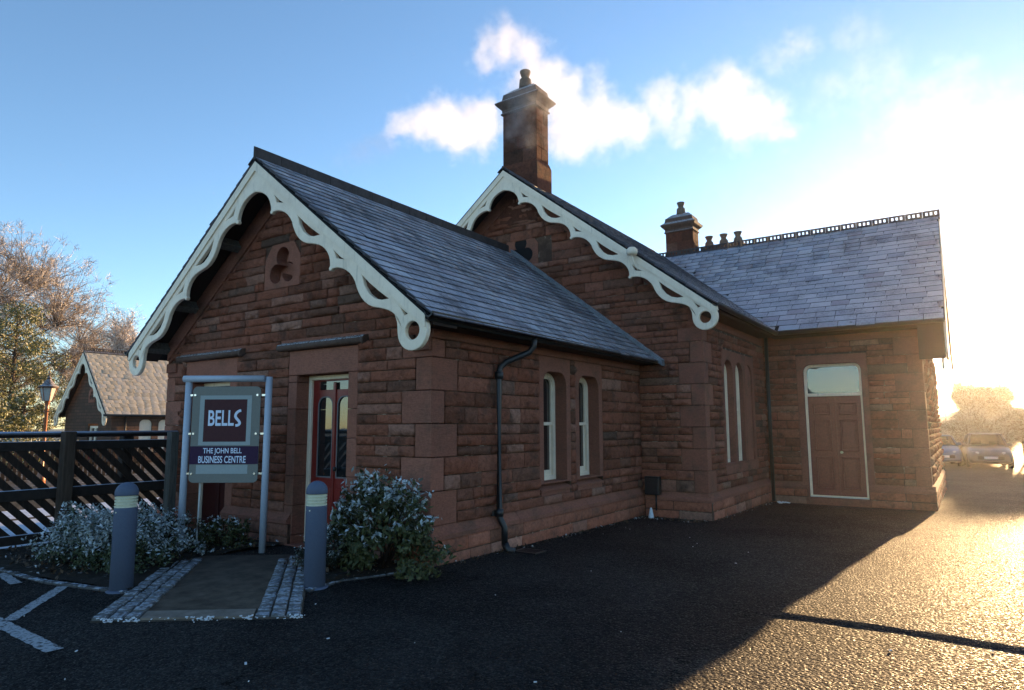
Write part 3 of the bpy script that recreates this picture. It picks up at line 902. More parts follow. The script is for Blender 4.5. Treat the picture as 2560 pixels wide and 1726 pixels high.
# emit slates and stones: the 300 that show largest as objects, the rest joined per parent
def emit(items, name, getter):
    items.sort(key=lambda t: -t[0])
    rest = {}
    for i, it in enumerate(items):
        if i < 300:
            me, m, par = getter(it, True)
            o = bpy.data.objects.new(name, me); COL.objects.link(o)
            o.parent = par; o.matrix_parent_inverse = par.matrix_world.inverted(); o.matrix_world = m
        else:
            v, f, m, mat, par = getter(it, False)
            V = np.c_[v, np.ones(len(v))] @ np.array(m).T
            rest.setdefault((par.name, mat.name), []).append((V[:, :3], f, par, mat))
    for k, lst in rest.items():
        vs = []; fs = []; n = 0
        for V, f, par, mat in lst:
            vs.append(V); fs.append(np.asarray(f)+n); n += len(V)
        o = link_mesh(name, np_mesh(name, np.concatenate(vs), np.concatenate(fs)), lst[0][3], lst[0][2])
        o['kind'] = 'stuff'
def g_stone(it, obj):
    _, lib, i, m, mat, par = it
    if obj: return stone_mesh(lib, i, mat), m, par
    v, f = lib[i]; return np.array(v), np.array(f), m, mat, par
def g_slate(it, obj):
    _, m, mat, par = it
    if obj:
        if mat.name not in SLATE_ME:
            SLATE_ME[mat.name] = np_mesh('slate', SL_V, SL_F); SLATE_ME[mat.name].materials.append(mat)
        return SLATE_ME[mat.name], m, par
    return SL_V, SL_F, m, mat, par
emit(SLABS, 'stone', g_stone)
emit(SLATES, 'slate', g_slate)

# ------------------------------------------------------------------ bargeboards
UNIT = (1.2425, -0.9644)
e0 = [(0.0, 4.835), (0.12, 4.81), (0.25, 4.745), (0.33, 4.66), (0.375, 4.56), (0.385, 4.50)]
c1 = [(0.365, 4.475), (0.375, 4.445), (0.41, 4.440), (0.435, 4.465)]
wv = [(0.435, 4.465), (0.56, 4.462), (0.72, 4.395), (0.835, 4.275), (0.885, 4.145), (0.98, 4.01), (1.12, 3.915), (1.31, 3.875), (1.45, 3.83), (1.555, 3.75), (1.62, 3.64), (1.63, 3.54)]
tri = [(0.452, 4.694), (0.56, 4.60), (0.64, 4.552), (0.50, 4.585), (0.485, 4.62)]
leaf = [(0.965, 4.31), (1.10, 4.195), (1.25, 4.085), (1.413, 3.977), (1.30, 3.975), (1.19, 4.005), (1.09, 4.075), (1.01, 4.18)]
def barge(nrep):
    """right-half outline in (u, z-5.275 offset kept absolute for the front gable)"""
    sh = lambda pts, k: [(p[0]+UNIT[0]*k, p[1]+UNIT[1]*k) for p in pts]
    low = smooth_poly(e0, 1)
    holes = []
    for k in range(nrep):
        low += sh(c1, k) + smooth_poly(sh(wv, k), 1)
        holes += [sh(tri, k), sh(leaf, k)]
    k = nrep
    d = (UNIT[0]*(k-2), UNIT[1]*(k-2))
    # tail: cusp, last wave is replaced by ring
    tail_c = sh(c1, k-0) if False else []
    holes.append([(2.842+d[0], 2.894+d[1]), (2.90+d[0], 2.845+d[1]), (2.955+d[0], 2.808+d[1]), (2.905+d[0], 2.79+d[1])])
    rc = (3.03+d[0], 2.612+d[1]); rr = .225
    ring = []
    tailup = [(2.75+d[0], 2.83+d[1]), (2.795+d[0], 2.72+d[1])]
    low = low[:-2] + tailup
    for i in range(15):
        a = math.pi*1.02 + i*(math.pi*1.12)/14
        ring.append((rc[0]+rr*math.cos(a), rc[1]+rr*math.sin(a)*1.0))
    low += ring
    low += [(3.255+d[0], 2.72+d[1]), (3.235+d[0], 2.80+d[1])]
    hole_r = [(rc[0]+.105*math.cos(2*math.pi*i/20), rc[1]+.105*math.sin(2*math.pi*i/20)) for i in range(20)]
    holes.append(hole_r)
    return low, holes, rc
def build_barge(cx, zoff, y, nrep, parent=ST, su=1.0, sz=1.0, zref=5.28, mat=None, th=.06, H=None):
    low, holes, rc = barge(nrep)
    f = lambda p, s: (cx+s*p[0]*su, zref+zoff+(p[1]-5.28)*sz)
    zend = 5.28-T*low[-1][0]
    R_ = [f(p, 1) for p in low]; L_ = [f(p, -1) for p in low[1:]][::-1]
    out = L_ + R_ + [f((low[-1][0], zend), 1), f((0, 5.28), 1), f((low[-1][0], zend), -1)]
    hs = [[f(p, 1) for p in h] for h in holes] + [[f(p, -1) for p in h][::-1] for h in holes]
    b = slab_y('bargeboard', out, hs, y-th/2, y+th/2, .008, mat or M['white'], parent)
    # raised moulding along the top edge
    mo = MB()
    for s in (-1, 1):
        e = low[-1][0]
        q = [f((0, 5.278), s), f((e, 5.278-T*e), s), f((e, 5.278-T*e-.135), s), f((0, 5.278-.135), s)]
        mo.prism(q, -.012, .012, frame_mat((0, y-th/2-.010, 0), (1, 0, 0), (0, -1, 0)))
    mo.build('bargeboard_moulding', mat or M['white'], b)
    return b
build_barge(cxA, 0.0, -0.455, 2)
build_barge(cxB, HB-HA, dB-.52, 3)
# soffit lining and purlin ends behind the boards
for cx, H, y, half in ((cxA, HA, 0.0, 3.28), (cxB, HB, dB, 4.4)):
    for s in (-1, 1):
        p = [(cx, H-.075), (cx+s*half, H-.075-T*half), (cx+s*half, H-.10-T*half), (cx, H-.10)]
        slab_y('verge_soffit', p, [], y-.42, y-.005, 0, M['soffit'])
        for k in (0.33, 0.66, 0.9):
            x = cx+s*half*k; z = H-.10-T*half*k
            MB().box((-.06, y-.40, -.16), (.06, y-.04, 0), Matrix.Translation((x, 0, z)) @ Matrix.Rotation(math.atan(s*T), 4, 'Y'), bev=.006).build('purlin_end', M['wood_grey'], ST)
# cross wing verge board at the far right end, with a pendant
eb = [(9.86, 3.62), (9.86, 3.0), (10.02, 2.86), (10.2, 2.86), (10.35, 3.05), (10.6, 3.55), (cyC, HC-.42), (2*cyC-9.86, 3.2), (2*cyC-9.86, 3.62), (cyC, HC-.05)]
slab_x('bargeboard', eb, [], xC+.49, xC+.44, .006, M['white'])
MB().box((xC-.02, 9.88, 2.88), (xC+.44, 9.93, 3.62), bev=.006).build('eaves_box', M['soffit'], ST)
MB().lathe([(.012, 0), (.03, .05), (.02, .12), (.028, .18), (.028, .3)], 10, (xC+.38, 9.93, 2.66)).build('pendant', M['white'], ST)

# ---- gutters and downpipes
def gutter(a, b, r, parent=ST):
    a = Vector(a); b = Vector(b); d = (b-a).normalized(); n = 9
    side = Vector((0, 0, 1)).cross(d).normalized()
    mb = MB()
    prof = [(r*math.cos(math.pi+i*math.pi/(n-1)), r*math.sin(math.pi+i*math.pi/(n-1))) for i in range(n)]
    prof += [((r-.012)*math.cos(-i*math.pi/(n-1)), (r-.012)*math.sin(-i*math.pi/(n-1))) for i in range(n)]
    va = [mb.bm.verts.new(a+side*u+Vector((0, 0, w))) for u, w in prof]
    vb = [mb.bm.verts.new(b+side*u+Vector((0, 0, w))) for u, w in prof]
    for i in range(len(prof)):
        j = (i+1) % len(prof); mb.bm.faces.new((va[i], va[j], vb[j], vb[i]))
    mb.bm.faces.new(va); mb.bm.faces.new(vb[::-1])
    return mb.build('gutter', M['iron'], parent)
gutter((.395, YA0-.02, 2.795), (.395, dB, 2.775), .062)
gutter((cxA-3.30, YA0-.02, 2.795), (cxA-3.30, 1.0, 2.795), .062)
gutter((1.70, dB-.58, 3.66), (1.70, 9.80, 3.64), .062)
gutter((1.66, 9.80, 3.635), (xC+.46, 9.80, 3.655), .062)
MB().box((.02, -.42, 2.70), (.31, dB, 2.745)).build('eaves_soffit', M['soffit'], ST)
MB().box((xB+.02, dB-.5, 3.55), (1.62, 9.88, 3.60)).build('eaves_soffit', M['soffit'], ST)
MB().box((xB+.3, 9.90, 3.55), (xC+.44, dC, 3.60)).build('eaves_soffit', M['soffit'], ST)
dp = MB().tube([(.39, 1.62, 2.75), (.38, 1.62, 2.62), (.33, 1.58, 2.54), (.15, 1.30, 2.40), (.10, 1.24, 2.33), (.095, 1.22, 2.25), (.095, 1.22, .42), (.10, 1.22, .40), (.16, 1.24, .28), (.165, 1.24, .06)], .042, 12).build('downpipe', M['iron'], ST)
for z in (2.22, .46): MB().lathe([(.043, -.05), (.056, -.045), (.056, .045), (.043, .05)], 12, (.095, 1.22, z)).build('pipe_collar', M['iron'], dp)
MB().box((.0, 1.13, .42), (.06, 1.31, .50), bev=.008).build('pipe_bracket', M['iron'], dp)
MB().tube([(.165, 1.24, .08), (.20, 1.26, .0), (.28, 1.30, -.02)], .05, 12).build('pipe_shoe', M['iron'], dp)
MB().tube([(xB+.12, dC-.12, 3.6), (xB+.12, dC-.12, -.15)], .042, 12).build('downpipe', M['iron'], ST)

# ---- chimneys
def chimney(x0, x1, y0, y1, zb, zflare, zneck, zcap, pots, parent=ST, ov_=.17, label=None):
    body = MB()
    body.box((x0, y0, zb), (x1, y1, zneck+.02))
    c = part('chimney', body, M['chim'])
    cx, cy = (x0+x1)/2, (y0+y1)/2
    # visible ashlar blocks
    z = zflare; k = 0
    while z < zneck-.05:
        zt = min(z+.30, zneck)
        for (face) in ('f', 's'):
            if face == 'f':
                us = [x0, x0+(x1-x0)*(.42 if k % 2 else .6), x1]
                for a, b in zip(us, us[1:]): MB().box((a+.004, y0-.012, z+.004), (b-.004, y0+.05, zt-.004), bev=.006).build('ashlar_block', M['chim'], c)
            else:
                us = [y0, y0+(y1-y0)*(.6 if k % 2 else .4), y1]
                for a, b in zip(us, us[1:]): MB().box((x1-.05, a+.004, z+.004), (x1+.012, b-.004, zt-.004), bev=.006).build('ashlar_block', M['chim'], c)
        z = zt; k += 1
    def ring(prof, name, mat):
        b = MB()
        rings = []
        for (o, z) in prof:
            rings.append([b.bm.verts.new(p) for p in ((x0-o, y0-o, z), (x1+o, y0-o, z), (x1+o, y1+o, z), (x0-o, y1+o, z))])
        for p, q in zip(rings, rings[1:]):
            for i in range(4): b.bm.faces.new((p[i], p[(i+1) % 4], q[(i+1) % 4], q[i]))
        b.bm.faces.new(rings[0][::-1]); b.bm.faces.new(rings[-1])
        return part(name, b, mat, c)
    ring([(.055, zb), (.055, zflare-.12), (.015, zflare)], 'chimney_base', M['chim'])
    ring([(.0, zneck-.22), (.04, zneck-.21), (.04, zneck-.18), (.015, zneck-.16), (.02, zneck-.10), (.10, zneck-.02), (ov_, zneck+.03), (ov_, zneck+.06), (.02, zneck+.15), (.0, zcap-.16), (-.18, zcap)], 'chimney_cap', M['chimcap'])
    for (px_, py_, h) in pots:
        s = h/.36
        MB().lathe([(.13*s, -.02), (.135*s, .02), (.12*s, .17*s), (.09*s, .19*s), (.075*s, .22*s), (.085*s, .25*s), (.115*s, .34*s), (.11*s, .36*s), (.08*s, .36*s), (.07*s, .28*s)], 14, (px_, py_, zcap)).build('chimney_pot', M['pot'], c)
    return c
chimney(-3.17, -2.28, 5.96, 6.46, 6.0, 7.42, 8.86, 9.30, [(-2.72, 6.21, .40)], ov_=.14)
chimney(-2.62, -1.72, 14.5, 15.05, 6.0, 6.9, 8.06, 8.50, [(-2.17, 14.77, .40)], ov_=.13)
ch3 = MB().box((-1.75, 15.3, 5.6), (-.35, 15.8, 7.42), bev=.02).build('chimney', M['chim'], ST)
for x in (-1.50, -1.02, -.56):
    MB().lathe([(.15, -.1), (.15, .06), (.13, .17), (.085, .22), (.08, .25), (.13, .36), (.13, .38), (.08, .38)], 14, (x, 15.5, 7.42)).build('chimney_pot', M['pot'], ch3)

# ------------------------------------------------------------------ apron path of setts and concrete
def ground_frame(o, d):
    """local x along d, local y to its left, on the ground"""
    d = Vector((d[0], d[1], 0)).normalized()
    return Matrix(((d.x, -d.y, 0, o[0]), (d.y, d.x, 0, o[1]), (0, 0, 1, 0), (0, 0, 0, 1)))
PFL, PFR = Vector((-.83, -3.15, 0)), Vector((.49, -2.12, 0))     # front corners of the apron
fdir = (PFR-PFL).normalized()
bdir = Vector((-.76, .65, 0)).normalized()
Wp = (PFR-PFL).length; Lp = 2.75
def ap(u, v, z=0.0):
    """apron coordinates: u along the front edge, v towards the door (the strips splay as in the photograph)"""
    t = u/Wp
    b = (Vector((-1.86, 1.68, 0)).normalized()*(1-t) + Vector((-1.72, 1.45, 0)).normalized()*t)
    return PFL + fdir*u + b*v + Vector((0, 0, z))
path = props(link_mesh('path', np_mesh('path', [ap(0, 0, .012), ap(Wp, 0, .012), ap(Wp, Lp, .014), ap(0, Lp, .014), ap(0, -.01, -.02), ap(Wp, -.01, -.02)], [(0, 1, 2, 3), (4, 5, 1, 0)]), m_plain("dark_tarmac_path", (0.060, 0.048, 0.038), .85, .3, .5, .5, 5)), kind='structure')
M['sett'] = m_frosted("granite_sett", (0.10, 0.10, 0.098), (0.38, 0.42, 0.48), .5, .9, .40, .64, .75, 22)
M['conc'] = m_plain("worn_concrete", (0.19, 0.16, 0.13), .9, .2, .3, .4, 9)
def sett_strip(u0, rows, wrow):
    for r in range(rows):
        v = 0.0
        while v < 2.35:
            L = rng.choice((.10, .12, .15, .20))*rng.uniform(.9, 1.1)
            a, b = u0+r*wrow+.006+rng.uniform(-.004, .004), u0+(r+1)*wrow-.006+rng.uniform(-.004, .004)
            j = lambda: rng.uniform(-.006, .006)
            z = .034+rng.uniform(-.006, .006)
            top = [ap(a+.008+j(), v+.018+j(), z), ap(b-.008+j(), v+.018+j(), z), ap(b-.008+j(), v+L-.018+j(), z), ap(a+.008+j(), v+L-.018+j(), z)]
            bot = [ap(a, v+.009, -.02), ap(b, v+.009, -.02), ap(b, v+L-.009, -.02), ap(a, v+L-.009, -.02)]
            mid = [ap(a, v+.009, z-.012), ap(b, v+.009, z-.012), ap(b, v+L-.009, z-.012), ap(a, v+L-.009, z-.012)]
            vs = bot+mid+top
            fs = [(8, 9, 10, 11)]+[(i, (i+1) % 4, 4+(i+1) % 4, 4+i) for i in range(4)]+[(4+i, 4+(i+1) % 4, 8+(i+1) % 4, 8+i) for i in range(4)]
            link_mesh('sett', np_mesh('sett', vs, fs), M['sett'], path)
            v += L
sett_strip(0.0, 3, .125)
sett_strip(Wp-.385, 3, .125)
MB().prism([tuple(ap(u, v)[:2]) for u, v in ((.385, .0), (Wp-.395, .0), (Wp-.395, .22), (.385, .22))], -.02, .028).build('concrete_strip', M['conc'], path)

# planting beds, kerb edging
M['soil'] = m_frosted("dark_soil", (0.020, 0.016, 0.012), (0.30, 0.32, 0.34), .6, .95, .60, .72, .95, 14)
def bed(pts, name='planting_bed'):
    n = len(pts)
    c = Vector((sum(p[0] for p in pts)/n, sum(p[1] for p in pts)/n, .05))
    vs = [(p[0], p[1], .008) for p in pts] + [tuple(c)]
    # refined fan with bumps
    bm = bmesh.new()
    vv = [bm.verts.new(v) for v in vs]
    for i in range(n): bm.faces.new((vv[i], vv[(i+1) % n], vv[n]))
    bmesh.ops.subdivide_edges(bm, edges=bm.edges, cuts=6, use_grid_fill=True)
    for v in bm.verts: v.co.z += rng.uniform(0, .03)
    me = bpy.data.meshes.new(name); bm.to_mesh(me); bm.free()
    return props(link_mesh(name, me, M['soil']), kind='structure')
bed([(-5.2, -.02), (-5.2, -3.2), (-3.83, -2.84), (-2.66, -2.70), (-1.35, -2.46), (-2.6, -1.3), (-2.46, -.12)])
bed([(-1.38, -.10), (.06, -.10), (.02, -.45), (-.24, -1.08), (-.20, -1.50), (-.62, -1.12)])
M['kerb'] = m_frosted("pale_kerb_stone", (0.07, 0.07, 0.072), (0.46, 0.52, 0.60), .5, .9, .46, .58, .85, 9)
kerbs = [((-3.83, -2.80), (-2.69, -2.76)), ((-2.69, -2.76), (-1.30, -2.46)), ((-.19, -1.53), (-.27, -1.06)), ((-.27, -1.06), (.0, -.45))]
kp = props(link_mesh('kerb', np_mesh('kerb', [(-3.9, -2.8, -.02), (-3.8, -2.8, -.02), (-3.8, -2.78, -.02)], [(0, 1, 2)]), M['kerb']), kind='structure')
for a, b in kerbs:
    a, b = Vector((*a, 0)), Vector((*b, 0)); L = (b-a).length; k = 0.0
    while k < L-.05:
        l = min(rng.uniform(.3, .55), L-k)
        Mx = ground_frame(a+(b-a).normalized()*k, b-a)
        MB().box((.004, -.035, -.05), (l-.004, .035, .022+rng.uniform(-.006, .006)), Mx, bev=.008).build('kerb_stone', M['kerb'], kp)
        k += l
# parking bay lines
def worn_line(name, a, b, w):
    a, b = Vector((*a, 0)), Vector((*b, 0)); d = (b-a); L = d.length; d.normalize(); n = Vector((-d.y, d.x, 0))
    N = int(L/.05); vs = []; fs = []
    for i in range(N+1):
        e = [rng.uniform(-.008, .008) for _ in range(2)]
        p = a+d*(L*i/N)
        vs += [p+n*(w/2+e[0])+Vector((0, 0, .0045)), p-n*(w/2+e[1])+Vector((0, 0, .0045))]
        if i: fs.append((2*i-2, 2*i-1, 2*i+1, 2*i))
    return props(link_mesh(name, np_mesh(name, vs, fs), M['line']), kind='structure')
t = NT("worn_white_line", .8, .2)
t.col(t.mix(t.step(t.noise(28, 5, .75), .50, .60), (.34, .36, .38), (.06, .06, .062)))
M['line'] = t.m
worn_line('parking_line', (-1.62, -3.56), (-.31, -3.60), .115)
worn_line('parking_line', (-1.44, -3.50), (-2.37, -2.74), .11)
worn_line('parking_line', (-2.9, -2.95), (-3.6, -2.86), .1)

# ------------------------------------------------------------------ bollards
M['bol'] = m_plain("blue_grey_powder_coat", (0.085, 0.108, 0.165), .6, .25, .07, .05, 60)
M['bolband'] = m_plain("cream_louvre", (0.62, 0.61, 0.46), .5, .3, .1)
def bollard(label, x, y, lean):
    t = thing('bollard', label, 'bollard', (x, y, 0), 0, 'bollards either side of the path')
    r = .102
    b = MB().lathe([(r, -.1), (r, .77), (r, .785)], 28).build('post', M['bol'], t, True)
    lv = MB()
    prof = [(r-.012, .785)]
    for i in range(4):
        z = .785+i*.0285
        prof += [(r-.002, z+.002), (r-.002, z+.019), (r-.016, z+.021), (r-.016, z+.0265)]
    prof += [(r-.012, .90)]
    lv.lathe(prof, 28, smooth=False).build('louvre_band', M['bolband'], t, True)
    dome = [(r, .90), (r+.002, .905)]+[((r+.002)*math.cos(a*math.pi/2/9), .925+(r+.002)*math.sin(a*math.pi/2/9)*.98) for a in range(9)]+[(.004, .925+r*.985)]
    MB().lathe(dome, 28).build('dome_cap', M['bol'], t, True)
    for a in (-1.45, -0.75):
        MB().lathe([(.0, -.006), (.009, -.005), (.009, .003), (.0, .004)], 8).mesh('x')
        sm = MB().tube([(math.cos(a-.6)*(r-.004), math.sin(a-.6)*(r-.004), .745), (math.cos(a-.6)*(r+.006), math.sin(a-.6)*(r+.006), .745)], .007, 8).build('screw', M['bolband'], t, True)
    MB().lathe([(r+.028, -.02), (r+.028, .010), (r+.006, .018)], 24).build('base_collar', M['bol'], t, True)
    t.rotation_euler = (lean[0], lean[1], 0)
bollard('blue-grey bollard with cream louvres in front of the low frosted bush', -1.72, -2.50, (0, R(-.8)))
bollard('blue-grey bollard with cream louvres in front of the red front door', -.265, -1.385, (0, R(-.4)))

# ------------------------------------------------------------------ sign
SR = Vector((-2.27, -.57, 0)); SL = SR - _rt*1.03
sg = thing('business_sign', 'post-mounted sign reading BELLS, The John Bell Business Centre, beside the red door', 'sign', tuple(SL), YAW)
M['signpost'] = m_plain("blue_silver_post", (0.40, 0.45, 0.53), .42, .4, .06, 0, 40)
M['acrylic'] = m_plain("grey_acrylic", (0.20, 0.20, 0.18), .55, .12, .05)
M['acr2'] = m_plain("pale_vinyl", (0.33, 0.37, 0.37), .55, .12, .04)
M['maroon'] = m_plain("maroon_vinyl", (0.070, 0.026, 0.030), .55, .12, .1)
M['navy'] = m_plain("plum_navy_vinyl", (0.040, 0.018, 0.050), .55, .12, .1)
M['letter'] = m_plain("pale_blue_lettering", (0.66, 0.74, 0.90), .4, .4, .03)
for x in (0.0, 1.03):
    MB().tube([(x, 0, -.1), (x, 0, 2.155 if x == 0 else 2.20)], .0425, 18).build('sign_post', M['signpost'], sg, True)
MB().tube([(-.055, -.03, 2.175), (.985, -.03, 2.175)], .042, 18).build('top_rail', M['signpost'], sg, True)
def sp(name, outline, holes, yf, th, mat, bev=.0, par=None):
    me = plate_mesh(name, outline, holes, th, bev, frame_mat((0, yf+th/2, 0), (1, 0, 0), (0, -1, 0)))
    return link_mesh(name, me, mat, par or sg, True)
def rrect(u0, u1, z0, z1, r, n=5):
    p = []
    for (cx, cz, a0) in ((u1-r, z0+r, -90), (u1-r, z1-r, 0), (u0+r, z1-r, 90), (u0+r, z0+r, 180)):
        for i in range(n+1):
            a = R(a0+90*i/n); p.append((cx+r*math.cos(a), cz+r*math.sin(a)))
    return p
panel = sp('sign_panel', rrect(.075, .945, .862, 2.075, .06), [], -.04, .012, M['acrylic'], .003)
sp('pale_border', rect(.175, .835, 1.33, 1.96), [rect(.232, .778, 1.374, 1.91)], -.0425, .002, M['acr2'], 0, panel)
sp('maroon_square', rect(.232, .778, 1.374, 1.91), [], -.0425, .002, M['maroon'], 0, panel)
sp('name_band', rect(.076, .944, 1.093, 1.318), [], -.0440, .003, M['navy'], 0, panel)
sp('pale_strip', rect(.165, .815, .973, 1.085), [], -.0425, .002, M['acr2'], 0, panel)
def text(s, u0, u1, z0, z1, bold=.0, y=-.0465):
    cu = bpy.data.curves.new('t', 'FONT'); cu.body = s; cu.offset = bold; cu.extrude = 0.0
    ob = bpy.data.objects.new('t', cu)
    me = bpy.data.meshes.new_from_object(ob)
    bpy.data.objects.remove(ob); bpy.data.curves.remove(cu)
    co = np.array([v.co[:] for v in me.vertices])
    lo, hi = co.min(0), co.max(0)
    for v in me.vertices:
        a = u0+(v.co.x-lo[0])/(hi[0]-lo[0])*(u1-u0); b = z0+(v.co.y-lo[1])/(hi[1]-lo[1])*(z1-z0)
        v.co = (a, y, b)
    me.materials.clear()
    return link_mesh('lettering', me, M['letter'], panel, True)
text("BELL", .29, .617, 1.575, 1.772, .018)
cl = [(.705, 1.768), (.675, 1.762), (.645, 1.735), (.632, 1.70), (.645, 1.672), (.672, 1.645), (.692, 1.618), (.692, 1.598), (.672, 1.582), (.640, 1.578)]
cl = smooth_poly([(a, b) for a, b in cl], 2)
wS = .0165; lft = []; rgt = []
for i, p in enumerate(cl):
    a = cl[max(i-1, 0)]; b = cl[min(i+1, len(cl)-1)]
    dx, dz = b[0]-a[0], b[1]-a[1]; L = math.hypot(dx, dz) or 1
    lft.append((p[0]-dz/L*wS, p[1]+dx/L*wS)); rgt.append((p[0]+dz/L*wS, p[1]-dx/L*wS))
sp('lettering', lft+rgt[::-1], [], -.0475, .002, M['letter'], 0, panel)
text("THE JOHN BELL", .245, .735, 1.208, 1.296, .016, -.0465)
text("BUSINESS CENTRE", .190, .790, 1.108, 1.196, .016, -.0465)
for x in (.11, .905):
    for z in (1.965, 1.475, .975):
        MB().tube([(x, -.052, z), (x, -.0, z)], .014, 12).build('standoff', m_plain("bright_steel", (.7, .7, .72), .25, .5, .05, 0, 30, 1.0) if 'steel' not in M else M['steel'], sg, True)
        M.setdefault('steel', bpy.data.materials.get('bright_steel'))
        MB().box((min(x, .905) if x > .5 else 0.0, -.022, z-.012), (1.03 if x > .5 else x, -.012, z+.012)).build('bracket', M['steel'], sg, True)
wire = MB().tube([(.20, .03, 0.02), (.185, .03, .25), (.195, .03, .45), (.195, .03, .90)], .011, 8)
wire.build('cable_conduit', m_plain("white_conduit", (.55, .55, .52), .6, .3), sg, True)

# ------------------------------------------------------------------ foliage helpers
def leaf_mesh(name, centers, normals, size, aspect=.5, droop=.3, midx=None, jit=.35):
    """one folded leaf (two quads' worth of triangles) at each centre"""
    n = len(centers)
    C = np.asarray(centers, float); Nn = np.asarray(normals, float)
    Nn /= np.linalg.norm(Nn, axis=1, keepdims=True)+1e-9
    rnd = nr.normal(size=(n, 3)); rnd /= np.linalg.norm(rnd, axis=1, keepdims=True)
    D = rnd + Nn*.6; D[:, 2] -= droop
    D /= np.linalg.norm(D, axis=1, keepdims=True)
    S = np.cross(D, Nn+nr.normal(size=(n, 3))*jit); S /= np.linalg.norm(S, axis=1, keepdims=True)+1e-9
    U = np.cross(S, D)
    L = (size*nr.uniform(.6, 1.35, n))[:, None]
    Wd = L*aspect*.5
    a = C - D*L*.5; b = C + D*L*.5
    m = C + U*L*.08
    l = m - S*Wd - U*L*.10; r = m + S*Wd - U*L*.10
    V = np.stack([a, l, b, r, m], 1).reshape(-1, 3)
    i = np.arange(n)[:, None]*5
    F = np.concatenate([i+np.array([[0, 1, 4]]), i+np.array([[1, 2, 4]]), i+np.array([[2, 3, 4]]), i+np.array([[3, 0, 4]])], 1).reshape(-1, 3)
    return np_mesh(name, V, F)
def shell_points(n, c, rad, lumps, seed, frost=.5, zmin=0.0):
    """leaf positions in sprays: many small clumps spread through a lumpy volume, frost mask on their tops"""
    g = np.random.default_rng(seed)
    nc = max(14, lumps*4)
    P = []; D = []; Fm = []
    per = int(n/nc)+1
    bump = [(lambda q: q/np.linalg.norm(q))(g.normal(size=3)) for _ in range(9)]
    while len(P) < nc:
        d = g.normal(size=3); d /= np.linalg.norm(d)
        if d[2] < -.85: continue
        k = .72+max(0, max(d@b for b in bump)-.70)*1.15
        q = d*k*(g.random()**.22)*np.asarray(rad)*1.02+np.asarray(c)
        if q[2] < zmin+.03: continue
        s = g.uniform(.13, .27)*min(rad)
        ax = d+g.normal(size=3)*.5; ax[2] += .3; ax /= np.linalg.norm(ax)
        u = np.clip(g.normal(size=(per, 3)), -1.5, 1.5)*s*.5 + ax*(np.clip(g.normal(size=(per, 1)), -1.5, 1.3)*s*.75)
        P.append(q+u); D.append(np.tile(d, (per, 1))+u/s*.4)
        cf = (d[2] > -.15)*frost*g.choice([.25, 1.0, 1.6])
        Fm.append((u@np.array([0, 0, 1.0])/s*.45+d[2]*.35+g.normal(size=per)*.30 > .72-cf*.75))
    P = np.concatenate(P); D = np.concatenate(D); Fm = np.concatenate(Fm)
    ok = P[:, 2] > zmin+.02
    return P[ok], D[ok], Fm[ok]
def bush(name, label, loc, rad, n, leaf, mat, seed, lumps=40, group=None, stems=14, aspect=.5, frost=.5):
    t = thing(name, label, 'bush', (loc[0], loc[1], 0), 0, group)
    p, d, fm = shell_points(n, (0, 0, loc[2]), rad, lumps, seed, frost)
    nn = d*.6+np.array([0, 0, .7])
    nn[fm] = d[fm]*.25+np.array([0, 0, 1.2])
    me = leaf_mesh('foliage', p, nn, leaf, aspect)
    me.polygons.foreach_set('material_index', np.repeat(fm.astype(np.int32), 4))
    link_mesh('foliage', me, [mat, M['rime']], t, True)
    g = random.Random(seed); mb = MB()
    for i in range(stems):
        a = g.uniform(0, 6.28); q = g.uniform(.3, .8)
        e = (rad[0]*q*math.cos(a), rad[1]*q*math.sin(a), loc[2]+rad[2]*g.uniform(.1, .7))
        mb.tube([(.08*math.cos(a), .08*math.sin(a), 0), (e[0]*.5, e[1]*.5, e[2]*.55), e], [.014, .010, .005], 5)
    mb.build('stem', M['wood_dark'], t, True)
    return t
M['rime'] = m_leaf("rimed_leaf", (0.13, 0.16, 0.14), (0.42, 0.46, 0.47), (0.56, 0.60, 0.63), .4, .1)
M['leaf_l'] = m_leaf("frosted_evergreen_leaf", (0.020, 0.032, 0.014), (0.065, 0.080, 0.035), (0.30, 0.38, 0.42), .12, .10)
M['leaf_r'] = m_leaf("viburnum_leaf", (0.022, 0.030, 0.010), (0.075, 0.080, 0.026), (0.3, 0.35, 0.38), .06, .15)
M['leaf_h'] = m_leaf("heather_leaf", (0.018, 0.022, 0.014), (0.040, 0.045, 0.028), (0.30, 0.38, 0.42), .1, .1)
bush('frosted_bush', 'low rounded bush thickly frosted, behind the left bollard', (-2.98, -1.98, .28), (.95, .68, .44), 11000, .046, M['leaf_l'], 5, 60, frost=1.15)
bush('leafy_bush', 'large dark evergreen bush with patches of frost at the building corner', (-.26, -.54, .42), (.98, .42, .58), 8200, .066, M['leaf_r'], 19, 44, frost=.34)
bush('small_shrub', 'small frosted shrub between the right bollard and the large bush', (-.70, -.95, .24), (.27, .22, .34), 2600, .030, M['leaf_h'], 12, 24, frost=.5)
bush('small_shrub', 'frosted sprig shrub at the foot of the left sign post', (-3.62, -1.02, .20), (.30, .26, .30), 1500, .042, M['leaf_l'], 15, 16, frost=.55)
bush('small_shrub', 'dark low shrub under the sign panel', (-3.05, -.62, .16), (.48, .28, .24), 2000, .05, M['leaf_r'], 21, 22, frost=.10)
bush('small_shrub', 'tiny ground-hugging frosted plant beside the sett strip', (-2.80, -1.12, .05), (.22, .16, .12), 450, .04, M['leaf_l'], 25, 8, frost=1.0)

